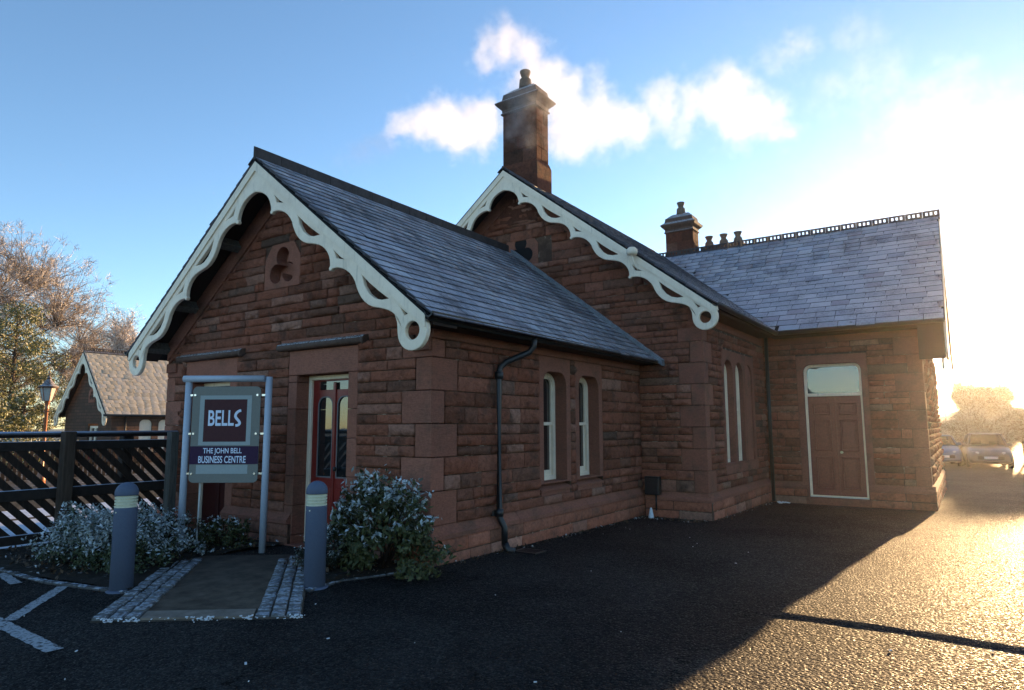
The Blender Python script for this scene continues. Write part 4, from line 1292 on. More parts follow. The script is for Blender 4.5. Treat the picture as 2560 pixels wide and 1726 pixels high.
# leaf litter in the beds, frost crumbs on the tarmac
def litter(name, pts, size, mat, label):
    p = np.array(pts)
    me = leaf_mesh(name, p, np.tile([0, 0, 1.0], (len(p), 1))+nr.normal(size=(len(p), 3))*.2, size, .6, 0)
    return props(link_mesh(name, me, mat), label, 'litter', kind='stuff')
pts = []
while len(pts) < 900:
    x, y = rng.uniform(-5.1, 0.0), rng.uniform(-3.0, -.1)
    if (x < -2.5 and y > -2.75) or (-1.35 < x < -.1 and y > -1.05): pts.append((x, y, .055+rng.uniform(0, .02)))
for k in range(420):
    y = rng.uniform(.1, 9.8); x = (.10 if y < 5.9 else 1.36)+abs(rng.gauss(0, .07))
    if rng.random() < .3: y = rng.uniform(5.4, 5.85); x = rng.uniform(.1, 1.3)
    pts.append((x, y, gz(y)+.012))
litter('leaf_litter', pts, .05, m_leaf("dead_leaf", (.05, .032, .02), (.11, .07, .045), (.45, .5, .55), .18, .1), 'dead leaves scattered over the planting beds and along the wall foot')
cr = MB()
for i in range(60):
    x = rng.gauss(1.0, 2.6); y = rng.uniform(-4.2, 5)
    if x < .15 and y > -2.0: continue
    s = rng.uniform(.002, .008)*(1 if rng.random() < .92 else 2.0)
    a = rng.uniform(0, 3.14)
    cr.box((-s*1.5, -s*.6, -.001), (s*1.5, s*.6, .004+s*.15), Matrix.Translation((x, y, gz(y)+.005+(.03 if y > .1 and x > 2 else 0))) @ Matrix.Rotation(a, 4, 'Z'))
props(cr.build('frost_crumb', m_plain("frost", (.62, .66, .72), .8, .3)), 'white frost crumbs scattered on the dark tarmac', 'frost', kind='stuff')
ice = MB()
for k in range(150):
    u = rng.choice((.08, .2, .5, .55, .74, .97, rng.random(), rng.random()))+rng.gauss(0, .02)
    s = rng.uniform(.003, .011)
    ice.box((-s, -s*.7, 0), (s, s*.7, s*.8), Matrix.Translation(ap(min(max(u, 0), 1)*Wp, -.012+rng.gauss(0, .008), .002+rng.uniform(0, .03))) @ Matrix.Rotation(rng.uniform(0, 3), 4, 'Z') @ Matrix.Rotation(rng.uniform(-.5, .5), 4, 'X'))
props(ice.build('frost_lump', bpy.data.materials['frost']), 'white frost crumbs gathered along the front edge of the path', 'frost', kind='stuff')

# ------------------------------------------------------------------ fence of diagonal slats
FX = -5.25
M['wood_brown'] = m_wood('brown_post_timber', (0.070, 0.048, 0.036))
fe = thing('diagonal_slat_fence', 'dark timber fence of diagonal slats with frosted top rail, left of the building', 'fence', (FX, -1.5, 0))
M['railf'] = m_frosted("frosted_rail", (0.024, 0.018, 0.016), (0.40, 0.48, 0.62), .15, .6, .20, .42, .7, 25)
def fbox(name, y0, y1, z0, z1, x0, x1, mat): return MB().box((x0, y0, z0), (x1, y1, z1), bev=.006).build(name, mat, fe)
Y0, Y1 = -5.2, -.10
MB().tube([(FX-.01, Y0, 1.465), (FX-.01, Y1, 1.465)], .042, 12).build('top_rail', M['railf'], fe)
fbox('board_rail', Y0, Y1, 1.25, 1.375, FX-.03, FX+.02, M['railf'])
fbox('middle_rail', Y0, Y1, .60, .745, FX-.04, FX+.035, M['railf'])
fbox('bottom_rail', Y0, Y1, .04, .165, FX-.04, FX+.035, M['railf'])
def fpost(y, x, w, top, mat): return MB().box((x-w/2, y-w/2, -.1), (x+w/2, y+w/2, top), bev=.012).build('fence_post', mat, fe)
fpost(-1.69, FX+.12, .15, 1.505, M['wood_brown']); fpost(-4.1, FX+.12, .15, 1.505, M['wood_dark'])
fpost(-.33, FX+.30, .13, 1.49, M['wood_grey']); fpost(-.80, FX-.14, .15, 1.51, M['wood_dark'])
k = 0
sl_sp = .198; sw2 = .092
y = Y0-1.4
while y < Y1:
    # slat falls toward +y at 45 degrees between z = 1.30 and z = .10
    ya, za = y, 1.30; yb, zb2 = y+1.2, .10
    if ya < Y0: za -= (Y0-ya); ya = Y0
    if yb > Y1: zb2 += (yb-Y1); yb = Y1
    if yb-ya > .1:
        c = ((ya+yb)/2, (za+zb2)/2); L = math.hypot(yb-ya, zb2-za)
        MB().box((-.010, -L/2, -sw2/2), (.010, L/2, sw2/2), Matrix.Translation((FX-.012, c[0], c[1])) @ Matrix.Rotation(-math.pi/4, 4, 'X')).build('slat', M['wood_dark'], fe)
    y += sl_sp

# ------------------------------------------------------------------ platforms, track, far platform
M['platf'] = m_frosted("frosted_platform", (0.12, 0.12, 0.12), (0.52, 0.57, 0.66), .5, .9, .28, .45, .8, 6)
def slabz(name, x0, x1, y0, y1, z0, z1, mat):
    return props(MB().box((x0, y0, z0), (x1, y1, z1)).build(name, mat), kind='structure')
slabz('platform', -8.45, -5.32, -60, 60, -1.2, -.02, M['platf'])
slabz('platform_coping', -10.0, -8.62, -60, 60, -1.2, -.01, M['platf'])
slabz('platform_joint', -8.62, -8.45, -60, 60, -1.2, -.08, m_plain("dark_joint", (.02, .02, .02), .9))
slabz('track_bed', -13.1, -10.0, -60, 60, -1.3, -.95, m_plain("ballast", (.07, .06, .05), .95, .2, .4, .8, 25))
slabz('platform_coping', -13.6, -13.1, -60, 60, -1.2, -.02, M['platf'])
slabz('platform', -26.0, -13.6, -60, 90, -1.2, -.05, m_frosted("far_platform_tarmac", (.04, .038, .036), (.3, .32, .35), .5, .9, .5, .7, .85, 4))
tr_ = thing('railway_track', 'rails on dark ballast between the two platforms', 'track', (-11.5, 0, -.95))
for x in (-12.25, -10.82):
    MB().box((x-.035, -60, -.95), (x+.035, 60, -.80)).build('rail', m_plain("rusty_rail", (.16, .09, .06), .5, .4, .2), tr_)
for i in range(70):
    MB().box((-12.85, -8+i*.65, -.96), (-10.2, -8+i*.65+.25, -.92)).build('sleeper', M['wood_dark'], tr_)
# picket fence beyond the far platform
pf = thing('picket_fence', 'dark picket fence along the far platform, seen through the near fence', 'fence', (-19.0, 2, 0))
for z in (.35, .95): MB().box((-19.03, -8, z-.05), (-18.99, 6.4, z+.05)).build('rail', M['wood_dark'], pf)
pk = MB().box((-.012, -.045, 0), (.012, .045, 1.15)).mesh('picket'); pk.materials.append(M['wood_dark'])
for i in range(100):
    o = bpy.data.objects.new('picket', pk); o.location = (-18.97, -7.8+i*.142, -.06); COL.objects.link(o); setpar(o, pf)

t = NT("far_coursed_stone", .92, .1)
bt = t.n('ShaderNodeTexBrick'); bt.inputs['Scale'].default_value = 1.0; bt.inputs['Brick Width'].default_value = .5; bt.inputs['Row Height'].default_value = .15; bt.inputs['Mortar Size'].default_value = .012
bt.inputs['Color1'].default_value = (.13, .075, .055, 1); bt.inputs['Color2'].default_value = (.085, .058, .046, 1); bt.inputs['Mortar'].default_value = (.055, .04, .033, 1)
mp_ = t.n('ShaderNodeCombineXYZ'); sx_ = t.n('ShaderNodeSeparateXYZ'); t.l(t.n('ShaderNodeNewGeometry').outputs['Position'], sx_.inputs[0])
t.l(t.math('ADD', sx_.outputs[0], sx_.outputs[1]), mp_.inputs[0]); t.l(sx_.outputs[2], mp_.inputs[1]); t.l(mp_.outputs[0], bt.inputs['Vector'])
t.col(t.mix(.5, bt.outputs[0], t.ramp(t.noise(5, 5, .7), [(.3, (.6, .6, .6)), (.7, (1.3, 1.25, 1.2))]), 'MULTIPLY')); t.bump(t.noise(20, 4), .5, .03)
M['farstone'] = t.m
# far waiting building across the line ------------------------------------
HX0, HX1, HY = -30.75, -26.1, 8.35
hcx = (HX0+HX1)/2; hH = 4.95; hE = 2.32
FB = thing('platform_building', 'small stone building with white fretwork gable and sunlit slate roof across the railway', 'building', (hcx, HY, 0))
hw = [(HX0, -.1), (HX1, -.1), (HX1, hE), (hcx, hH-.15), (HX0, hE)]
link_mesh('gable_wall', plate_mesh('gable_wall', hw, [rect(-28.35, -27.35, .1, 1.72)], .3, 0, frame_mat((0, HY+.15, 0), (1, 0, 0), (0, -1, 0))), M['farstone'], FB)
fwn = slab_y('window', rect(-28.35, -27.35, .6, 1.62), [rect(-28.25, -27.9, .7, 1.52), rect(-27.8, -27.45, .7, 1.52)], HY+.1, HY+.16, 0, M['white'], FB)
slab_y('pane', rect(-28.3, -27.4, .65, 1.6), [], HY+.17, HY+.18, 0, M['glass'], fwn)
slab_y('door', rect(-28.35, -27.35, -.05, .58), [], HY+.1, HY+.16, 0, M['red'], FB)
wins = [(9.55, 10.12), (10.42, 10.95), (13.2, 13.8), (14.2, 14.8)]
link_mesh('side_wall', plate_mesh('side_wall', rect(HY+.3, 17.0, -.1, hE), [arch_top(a, b, .55, 1.90, .2) for a, b in wins], .3, 0, frame_mat((HX1-.15, 0, 0), (0, 1, 0), (1, 0, 0))), M['farstone'], FB)
for a, b in wins:
    slab_x('window_board', arch_top(a-.02, b+.02, .53, 1.92, .2), [], HX1-.05, HX1-.1, 0, M['white'], FB)
    MB().box((HX1-.05, a-.08, .42), (HX1+.08, b+.08, .54), bev=.01).build('window_sill', M['conc'], FB)
MB().box((HX0, HY+.3, -.1), (HX0+.3, 17, hE)).build('side_wall', M['farstone'], FB)
TH = (hH-hE)/((HX1-HX0)/2)
ovh = .28
hr_ = MB().prism([(hcx, hH+.12), (HX1+ovh, hE-TH*ovh+.12), (HX1+ovh, hE-TH*ovh+.05), (hcx, hH+.02), (HX0-ovh, hE-TH*ovh+.05), (HX0-ovh, hE-TH*ovh+.12)], HY-.4, 17.3, Matrix(((1, 0, 0, 0), (0, 0, 1, 0), (0, 1, 0, 0), (0, 0, 0, 1)))).build('roof', M['under'], FB)
t = NT("sunlight_toned_slate", .8, .25)  # slate colour lightened to carry sunlight the grazing sun barely gives
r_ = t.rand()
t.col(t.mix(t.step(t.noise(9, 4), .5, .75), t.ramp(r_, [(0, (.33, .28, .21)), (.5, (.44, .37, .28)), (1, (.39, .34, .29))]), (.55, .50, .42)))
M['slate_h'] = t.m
SLATES = []
ch_ = 1/math.sqrt(1+TH*TH); sh_ = TH*ch_
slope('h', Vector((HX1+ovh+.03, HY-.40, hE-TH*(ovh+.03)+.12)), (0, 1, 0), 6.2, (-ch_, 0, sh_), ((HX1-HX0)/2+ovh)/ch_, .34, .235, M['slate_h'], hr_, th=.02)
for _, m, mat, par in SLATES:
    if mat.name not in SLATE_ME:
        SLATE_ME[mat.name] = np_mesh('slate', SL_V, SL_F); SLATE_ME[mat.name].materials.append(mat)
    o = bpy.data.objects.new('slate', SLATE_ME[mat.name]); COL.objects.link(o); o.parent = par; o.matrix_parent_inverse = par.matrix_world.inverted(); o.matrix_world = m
ctH = crest_tile(.42, .16, 4, .05)
crest(ctH, (hcx, HY-.38, hH+.14), (0, 1, 0), .42, 14, hr_)
su_ = ((HX1-HX0)/2+ovh)/3.25; low_, _h, _r = barge(2)
build_barge(hcx, 0, HY-.36, 2, FB, su_, TH*su_/T, hH+.06)
MB().tube([(HX1+ovh+.05, HY-.5, hE-TH*ovh+.08), (HX1+ovh+.05, 17, hE-TH*ovh+.06)], .05, 8).build('gutter', M['iron'], FB)
MB().tube([(HX1+.07, HY+.55, hE-.1), (HX1+.07, HY+.55, -.05)], .045, 8).build('downpipe', M['iron'], FB)
slab_y('trefoil_panel', [(hcx+.3-.3, 2.7), (hcx+.3+.3, 2.7), (hcx+.3+.3, 3.2), (hcx+.3, 3.5), (hcx, 3.2)], [trefoil(hcx+.3, 3.0, .8)], HY-.03, HY+.0, 0, M['dressed'], FB)

# platform lamp ------------------------------------------------------------
lp = thing('platform_lamp', 'old-fashioned copper-coloured lantern on a post above the fence', 'lamp', (-16.0, 2.05, 0))
M['sunglow'] = m_plain("sun_tinted_iron", (0.30, 0.105, 0.045), .4, .5, .2)  # orange of the low sun put into the iron's base colour
MB().lathe([(.11, -.1), (.11, .25), (.07, .32), (.045, .5), (.042, 2.05), (.06, 2.08), (.04, 2.12), (.07, 2.28), (.09, 2.3)], 12, smooth=True).build('post', M['sunglow'], lp, True)
MB().tube([(-.2, 0, 2.0), (.2, 0, 2.0)], .015, 8).build('ladder_bar', M['sunglow'], lp, True)
MB().lathe([(.115, 2.30), (.20, 2.66)], 6, smooth=False).build('lantern_glass', m_plain("lantern_glass", (.42, .44, .42), .12, .6, .1), lp, True)
fb_ = MB()
for i in range(6):
    a = i*math.pi/3; fb_.tube([(.118*math.cos(a), .118*math.sin(a), 2.30), (.204*math.cos(a), .204*math.sin(a), 2.66)], .011, 5)
fb_.build('lantern_frame', M['sunglow'], lp, True)
MB().lathe([(.25, 2.655), (.25, 2.70), (.17, 2.74), (.07, 2.88), (.05, 2.90), (.055, 2.94), (.02, 2.99), (.012, 3.12), (.004, 3.16)], 12).build('lantern_roof', M['chimcap'], lp, True)

# ------------------------------------------------------------------ wall fittings and small things
cab = thing('floodlight', 'small white dome lamp on a curved bracket fixed to the rear bargeboard', 'lamp', (.245, dB-.62, 4.6))
MB().lathe([(.002, -.02), (.09, -.012), (.105, .03), (.10, .085), (.06, .125), (.005, .14)], 16, (0, -.10, .10)).build('lamp_dome', M['white'], cab, True)
MB().tube([(0, -.10, .09), (.03, -.12, -.03), (.05, -.10, -.14), (.05, .03, -.17)], .013, 8).build('bracket', M['white'], cab, True)
mbx = thing('meter_box', 'dark grey meter box low on the wall in the inner corner', 'meter box', (.25, dB, 0))
MB().box((.14, dB-.20, .30), (.42, dB-.06, .63), bev=.012).build('box', M['iron'], mbx)
MB().box((.16, dB-.215, .33), (.40, dB-.198, .60), bev=.006).build('lid', M['iron'], mbx)
MB().tube([(.33, dB-.12, .31), (.33, dB-.12, .02)], .016, 8).build('pipe', M['iron'], mbx)
cup = thing('paper_cone', 'small pale cone standing at the foot of the inner corner', 'litter', (.30, dB-.30, gz(dB)))
MB().lathe([(.055, .0), (.05, .03), (.018, .18), (.012, .19)], 14).build('cone', m_plain("pale_plastic", (.6, .66, .72), .4, .4), cup, True)
rag = MB()
for i in range(6):
    s = rng.uniform(.03, .07)
    rag.box((-s, -s*.5, 0), (s, s*.5, .02), Matrix.Translation((1.62+rng.uniform(-.12, .16), 10.0+rng.uniform(-.05, .05), gz(10)+.01)) @ Matrix.Rotation(rng.uniform(-.4, .4), 4, 'X') @ Matrix.Rotation(rng.uniform(0, 3), 4, 'Z'))
props(rag.build('crumpled_paper', bpy.data.materials['pale_plastic']), 'crumpled white paper on the tarmac near the brown door', 'litter')

dg = thing('drain_grate', 'small iron gully grate set in the tarmac below the downpipe', 'drain', (.42, 1.42, gz(1.42)))
MB().box((-.17, -.13, -.03), (.17, .13, .004)).build('pit', M['under'], dg, True)
link_mesh('frame', plate_mesh('frame', rect(-.17, .17, -.13, .13), [rect(-.14, .14, -.10, .10)], .012, .002, Matrix.Translation((0, 0, .010))), M['iron'], dg, True)
for k in range(6):
    MB().box((-.14, -.092+k*.034, .004), (.14, -.076+k*.034, .013)).build('bar', M['iron'], dg, True)

# ------------------------------------------------------------------ trees
def grow(seed, trunk_h, height, spread, nl=5, r0=.35, up=.35):
    """branch skeleton: list of (p0, p1, r0, r1), list of tips (pos, dir)"""
    g = np.random.default_rng(seed)
    segs = []; tips = []
    def rec(p, d, L, r, lev):
        n = 3
        for i in range(n):
            d = d + g.normal(size=3)*.13 + np.array([0, 0, .05*up])
            d /= np.linalg.norm(d)
            q = p+d*L/n
            segs.append((p, q, r*(1-.22*i/n), r*(1-.22*(i+1)/n), lev))
            p = q
            if lev >= 2: tips.append((p.copy(), d.copy(), lev))
            if lev < nl and i >= (1 if lev == 0 else 0):
                for k in range(2 if lev else 3):
                    a = g.normal(size=3); a -= d*(a@d); a /= np.linalg.norm(a)+1e-9
                    ang = g.uniform(.45, .95)
                    nd = d*math.cos(ang)+a*math.sin(ang)*np.array([spread, spread, 1])
                    nd[2] += up*.4
                    nd /= np.linalg.norm(nd)
                    if lev < 3 or g.random() < .62:
                        rec(p, nd, L*g.uniform(.52, .72), r*.55, lev+1)
    segs.append((np.zeros(3), np.array([0, 0, trunk_h]), r0*1.25, r0, 0))
    rec(np.array([0, 0, trunk_h]), np.array([0, 0, 1.0]), height*.48, r0, 0)
    return segs, tips
def seg_mesh(name, segs, nside=5):
    V = []; F = []
    for (a, b, ra, rb, lev) in segs:
        k = nside if lev < 2 else 3
        d = b-a; d = d/(np.linalg.norm(d)+1e-9)
        u = np.cross(d, [0, 0, 1.0]) if abs(d[2]) < .95 else np.cross(d, [1.0, 0, 0])
        u /= np.linalg.norm(u); w = np.cross(d, u)
        n0 = len(V)
        for (p, r) in ((a, ra), (b, rb)):
            for i in range(k):
                t_ = 2*math.pi*i/k; V.append(p+u*r*math.cos(t_)+w*r*math.sin(t_))
        for i in range(k):
            F.append((n0+i, n0+(i+1) % k, n0+k+(i+1) % k)); F.append((n0+i, n0+k+(i+1) % k, n0+k+i))
    return np_mesh(name, V, F, True)
def twig_mesh(name, tips, per, length, width, seed):
    g = np.random.default_rng(seed)
    P = np.array([t[0] for t in tips]); D = np.array([t[1] for t in tips])
    P = np.repeat(P, per, 0); D = np.repeat(D, per, 0)
    n = len(P)
    d = D*.7+g.normal(size=(n, 3))*.75; d[:, 2] += .12; d /= np.linalg.norm(d, axis=1, keepdims=True)
    L = g.uniform(.4, 1.2, n)[:, None]*length
    s = np.cross(d, g.normal(size=(n, 3))); s /= np.linalg.norm(s, axis=1, keepdims=True)+1e-9
    P = P+g.normal(size=(n, 3))*length*.15
    a = P-s*width*.6; b = P+s*width*.6; e = P+d*L
    # side shoots
    q = P+d*L*.55; d2 = d+g.normal(size=(n, 3))*.9; d2 /= np.linalg.norm(d2, axis=1, keepdims=True)
    c1_ = q-s*width*.5; c2_ = q+s*width*.5; e2 = q+d2*L*.55
    V = np.stack([a, b, e, c1_, c2_, e2], 1).reshape(-1, 3)
    i = np.arange(n)[:, None]*6
    F = np.concatenate([i+np.array([[0, 1, 2]]), i+np.array([[3, 4, 5]])], 1).reshape(-1, 3)
    return np_mesh(name, V, F)
def m_twig(name, a, b, frost, amt):
    t = NT(name, .8, .2)
    r = t.n('ShaderNodeNewGeometry').outputs['Random Per Island']
    t.col(t.mix(t.step(t.math('FRACT', t.math('MULTIPLY', r, 5.7)), 1-amt, 1-amt+.2), t.ramp(r, [(0, a), (1, b)]), frost))
    return t.m
M['bark'] = m_plain("grey_brown_bark", (.075, .055, .042), .9, .15, .3, .3, 8)
M['twig'] = m_twig("frosted_rusty_twig", (.17, .13, .10), (.30, .235, .18), (.62, .56, .52), .5)
M['twig_birch'] = m_twig("pale_birch_twig", (.42, .35, .31), (.58, .50, .46), (.75, .70, .67), .5)
M['twig_hedge'] = m_twig("rimed_hedge_twig", (.16, .12, .07), (.28, .23, .14), (.60, .57, .48), .6)
def tree(name, label, loc, seed, th, h, spread, nl, r0, per, tl, tw, mat, cat='tree', group=None, bark=None):
    t = thing(name, label, cat, loc, 0, group)
    segs, tips = grow(seed, th, h-th, spread, nl, r0)
    link_mesh('trunk', seg_mesh('trunk', segs), bark or M['bark'], t, True)
    link_mesh('crown', twig_mesh('crown', tips, per, tl, tw, seed+1), mat, t, True)
    return t, segs, tips
def dome_tree(label, loc, seed, h, rx, th, nl, per, tl, tw, mat, r0=.4):
    """bare tree with a rounded crown: limbs fan from the trunk to points through a dome, each ending in fine sprays"""
    t = thing('bare_tree', label, 'tree', loc)
    g = np.random.default_rng(seed)
    segs = [(np.zeros(3), np.array([.1, 0, th]), r0*1.3, r0, 0), (np.array([.1, 0, th]), np.array([0, .1, h*.55]), r0, r0*.5, 0)]
    tips = []
    base = []
    for k in range(22):
        a = k*2.4+g.uniform(-.3, .3); e = g.uniform(.15, 1.0)
        s = np.array([0, 0, th+(h*.5-th)*g.random()])
        end = np.array([rx*.62*math.cos(a)*math.sqrt(1-e*e*.75), rx*.62*math.sin(a)*math.sqrt(1-e*e*.75), th+(h-th)*(.18+.55*e)])
        mid = (s+end)/2+np.array([0, 0, -.3])+g.normal(size=3)*.4
        segs += [(s, mid, r0*.38, r0*.24, 1), (mid, end, r0*.24, r0*.13, 1)]
        base += [mid, end, (mid+end)/2]
    base = np.array(base)
    for k in range(nl):
        a = g.uniform(0, 2*math.pi); e = g.random(); q = (.55+.45*g.random()**.6)
        p = np.array([rx*math.cos(a)*math.sqrt(1-e*e)*q, rx*math.sin(a)*math.sqrt(1-e*e)*q, th*.8+(h-th*.8)*e*q+.6])
        b = base[np.argmin(((base-p)**2).sum(1)+g.random(len(base))*3)]
        m = (b+p)/2+g.normal(size=3)*.35
        segs += [(b, m, r0*.085, r0*.055, 3), (m, p, r0*.055, r0*.025, 3)]
        d = p-b; d /= np.linalg.norm(d)+1e-9
        for f in (.35, .65, 1.0):
            tips.append((b+(p-b)*f+g.normal(size=3)*.25, d, 3))
    link_mesh('trunk', seg_mesh('trunk', segs), M['bark'], t, True)
    link_mesh('crown', twig_mesh('crown', tips, per, tl, tw, seed+1), mat, t, True)
dome_tree('large rounded bare tree with frosted rusty twigs rising at the far left', (-64.5, 13.0, -.5), 3, 20.2, 15.0, 2.6, 2100, 14, .75, .024, M['twig'])
tree('birch_tree', 'small pale birch just left of the front gable foot', (-50.2, 20.0, -.5), 14, 3.5, 10.6, .7, 4, .09, 2, .5, .028, M['twig_birch'])

# conifers: whorled boughs carrying needle clumps
M['needle'] = m_leaf("olive_pine_needles", (.055, .072, .018), (.19, .175, .045), (.55, .53, .45), .28, .1, 0, .6)
def pine(label, loc, h, rad, seed, clumps=90, per=190, size=.17):
    t = thing('pine_tree', label, 'tree', loc, 0, 'pines left of the lantern')
    g = np.random.default_rng(seed)
    segs = [(np.zeros(3), np.array([g.normal()*.2, g.normal()*.2, h*.96]), .20, .04, 0)]
    P = []; N = []
    for k in range(clumps):
        z = h*(.12+.86*(k+.5)/clumps)
        rr = rad*(1.0-((z/h-.30)/.78)**2 if z/h > .30 else .75+.25*z/h/.3)*g.uniform(.45, 1.08)
        a = k*2.4+g.uniform(-.5, .5)
        c = np.array([rr*math.cos(a), rr*math.sin(a), z+g.uniform(-.3, .3)])
        segs.append((np.array([0, 0, max(.3, z-.35*rr)]), c, .045, .012, 2))
        cs = g.uniform(.45, .95)*rad*.33
        d = g.normal(size=(per, 3)); d /= np.linalg.norm(d, axis=1, keepdims=True)
        r_ = g.random(per)**.45
        P.append(c+d*r_[:, None]*np.array([cs*1.15, cs*1.15, cs*.62])); N.append(d+np.array([0, 0, .5]))
    link_mesh('trunk', seg_mesh('trunk', segs), M['bark'], t, True)
    P = np.concatenate(P); P[:, 2] = np.maximum(P[:, 2], .1)
    link_mesh('crown', leaf_mesh('crown', P, np.concatenate(N), size, .32, -.1), M['needle'], t, True)
pine('tall sunlit pine behind the lantern, beside the stone platform building', (-41.5, 9.6, -.4), 9.3, 2.9, 31)
pine('broad sunlit pine at the left edge of the picture', (-40.5, 6.2, -.4), 7.6, 2.9, 33)
pine('dark gappy pine between the two brighter ones', (-47.0, 9.3, -.4), 9.6, 2.5, 37)
pine('low bushy pine in front of the others, just above the fence', (-34.0, 5.6, -.3), 3.5, 2.3, 41, 45)
pine('low sunlit conifer left of the stone platform building gable', (-36.8, 8.6, -.3), 3.6, 1.9, 43, 40)
bush('sunlit_bush', 'sunlit olive bush seen through the left end of the fence', (-22.2, .6, .6), (1.6, 2.2, 1.0), 2600, .13, m_leaf("olive_bush_leaf", (.06, .07, .02), (.15, .14, .045), (.5, .48, .40), .25), 51, 40)
bush('sunlit_bush', 'sunlit brown bush behind the picket fence', (-24.0, 4.6, .5), (1.4, 1.6, .8), 1800, .12, bpy.data.materials['olive_bush_leaf'], 53, 30)

# right-hand background: rimed hedge, bare trees, low hill
for i, (x, y, h, sd) in enumerate(((1.2, 37.5, 2.5, 61), (3.4, 38.5, 2.8, 62), (5.6, 37.2, 2.3, 63), (7.6, 38.8, 2.6, 64), (9.9, 37.4, 2.6, 65), (12.4, 38.2, 2.6, 66))):
    lab = ['rimed hedge shrub glimpsed right beside the building corner', 'rimed hedge shrub behind the gap between the two cars', 'low rimed shrub directly behind the middle car', 'rimed shrub right of the middle car roof', 'rimed shrub at the right edge of the picture', 'rimed shrub just beyond the right edge'][i]
    tree('hedge_shrub', lab, (x, y, -.45), sd, .15, h*1.1, 2.0, 4, .05, 5, .6, .016, M['twig_hedge'], 'shrub', 'rimed shrubs behind the parked cars')
tree('bare_tree', 'hazy bare tree rising beyond the hedge between building end and cars', (6.4, 78, -.5), 71, 1.2, 6.4, 1.9, 5, .12, 4, .6, .022, M['twig_hedge'])
tree('bare_tree', 'taller hazy bare tree behind the right-hand hedge shrubs', (14.2, 58, -.5), 79, 1.4, 6.4, 1.7, 5, .13, 4, .6, .022, M['twig_hedge'])
tree('bare_tree', 'hazy bare tree close to the right picture edge', (15.0, 66, -.5), 74, 1.8, 7.5, 1.2, 5, .16, 9, .7, .04, M['twig_hedge'])
hv = []; hf = []
NX = 40
for j, (yy, zz) in enumerate(((120, -1), (160, 3.2), (210, 6.0), (270, 7.4), (360, 5), (460, -1))):
    for i in range(NX):
        x = -160+i*12
        k = .55+.3*math.sin(x*.021+1)+.16*math.sin(x*.063)+.05*math.sin(x*.31)
        hv.append((x, yy, -1+(zz+1)*k))
for j in range(5):
    for i in range(NX-1):
        a = j*NX+i; hf.append((a, a+1, a+NX+1, a+NX))
props(link_mesh('hill', np_mesh('hill', hv, hf, True), m_frosted("frosty_field", (.07, .075, .04), (.42, .44, .40), .6, .95, .4, .65, .9, .15)), kind='structure')

# ------------------------------------------------------------------ parked cars
def m_carpaint(name, c):
    t = NT(name, .28, .5); t.col(c); t.b.inputs['Coat Weight'].default_value = .6; t.b.inputs['Coat Roughness'].default_value = .08
    return t.m
t = NT("car_glass", .04, .5)
mixs = t.n('ShaderNodeMixShader'); tr = t.n('ShaderNodeBsdfTransparent'); tr.inputs[0].default_value = (.72, .76, .74, 1)
t.b.inputs['Base Color'].default_value = (.02, .02, .02, 1); mixs.inputs[0].default_value = .62
t.l(t.b.outputs[0], mixs.inputs[1]); t.l(tr.outputs[0], mixs.inputs[2]); t.l(mixs.outputs[0], t.t.nodes['Material Output'].inputs[0])
M['carglass'] = t.m
M['tyre'] = m_plain("tyre_rubber", (.016, .016, .016), .85, .2)
M['lamp'] = m_plain("headlamp_lens", (.55, .56, .55), .12, .6)
M['plate'] = m_plain("number_plate", (.75, .75, .70), .5, .3)
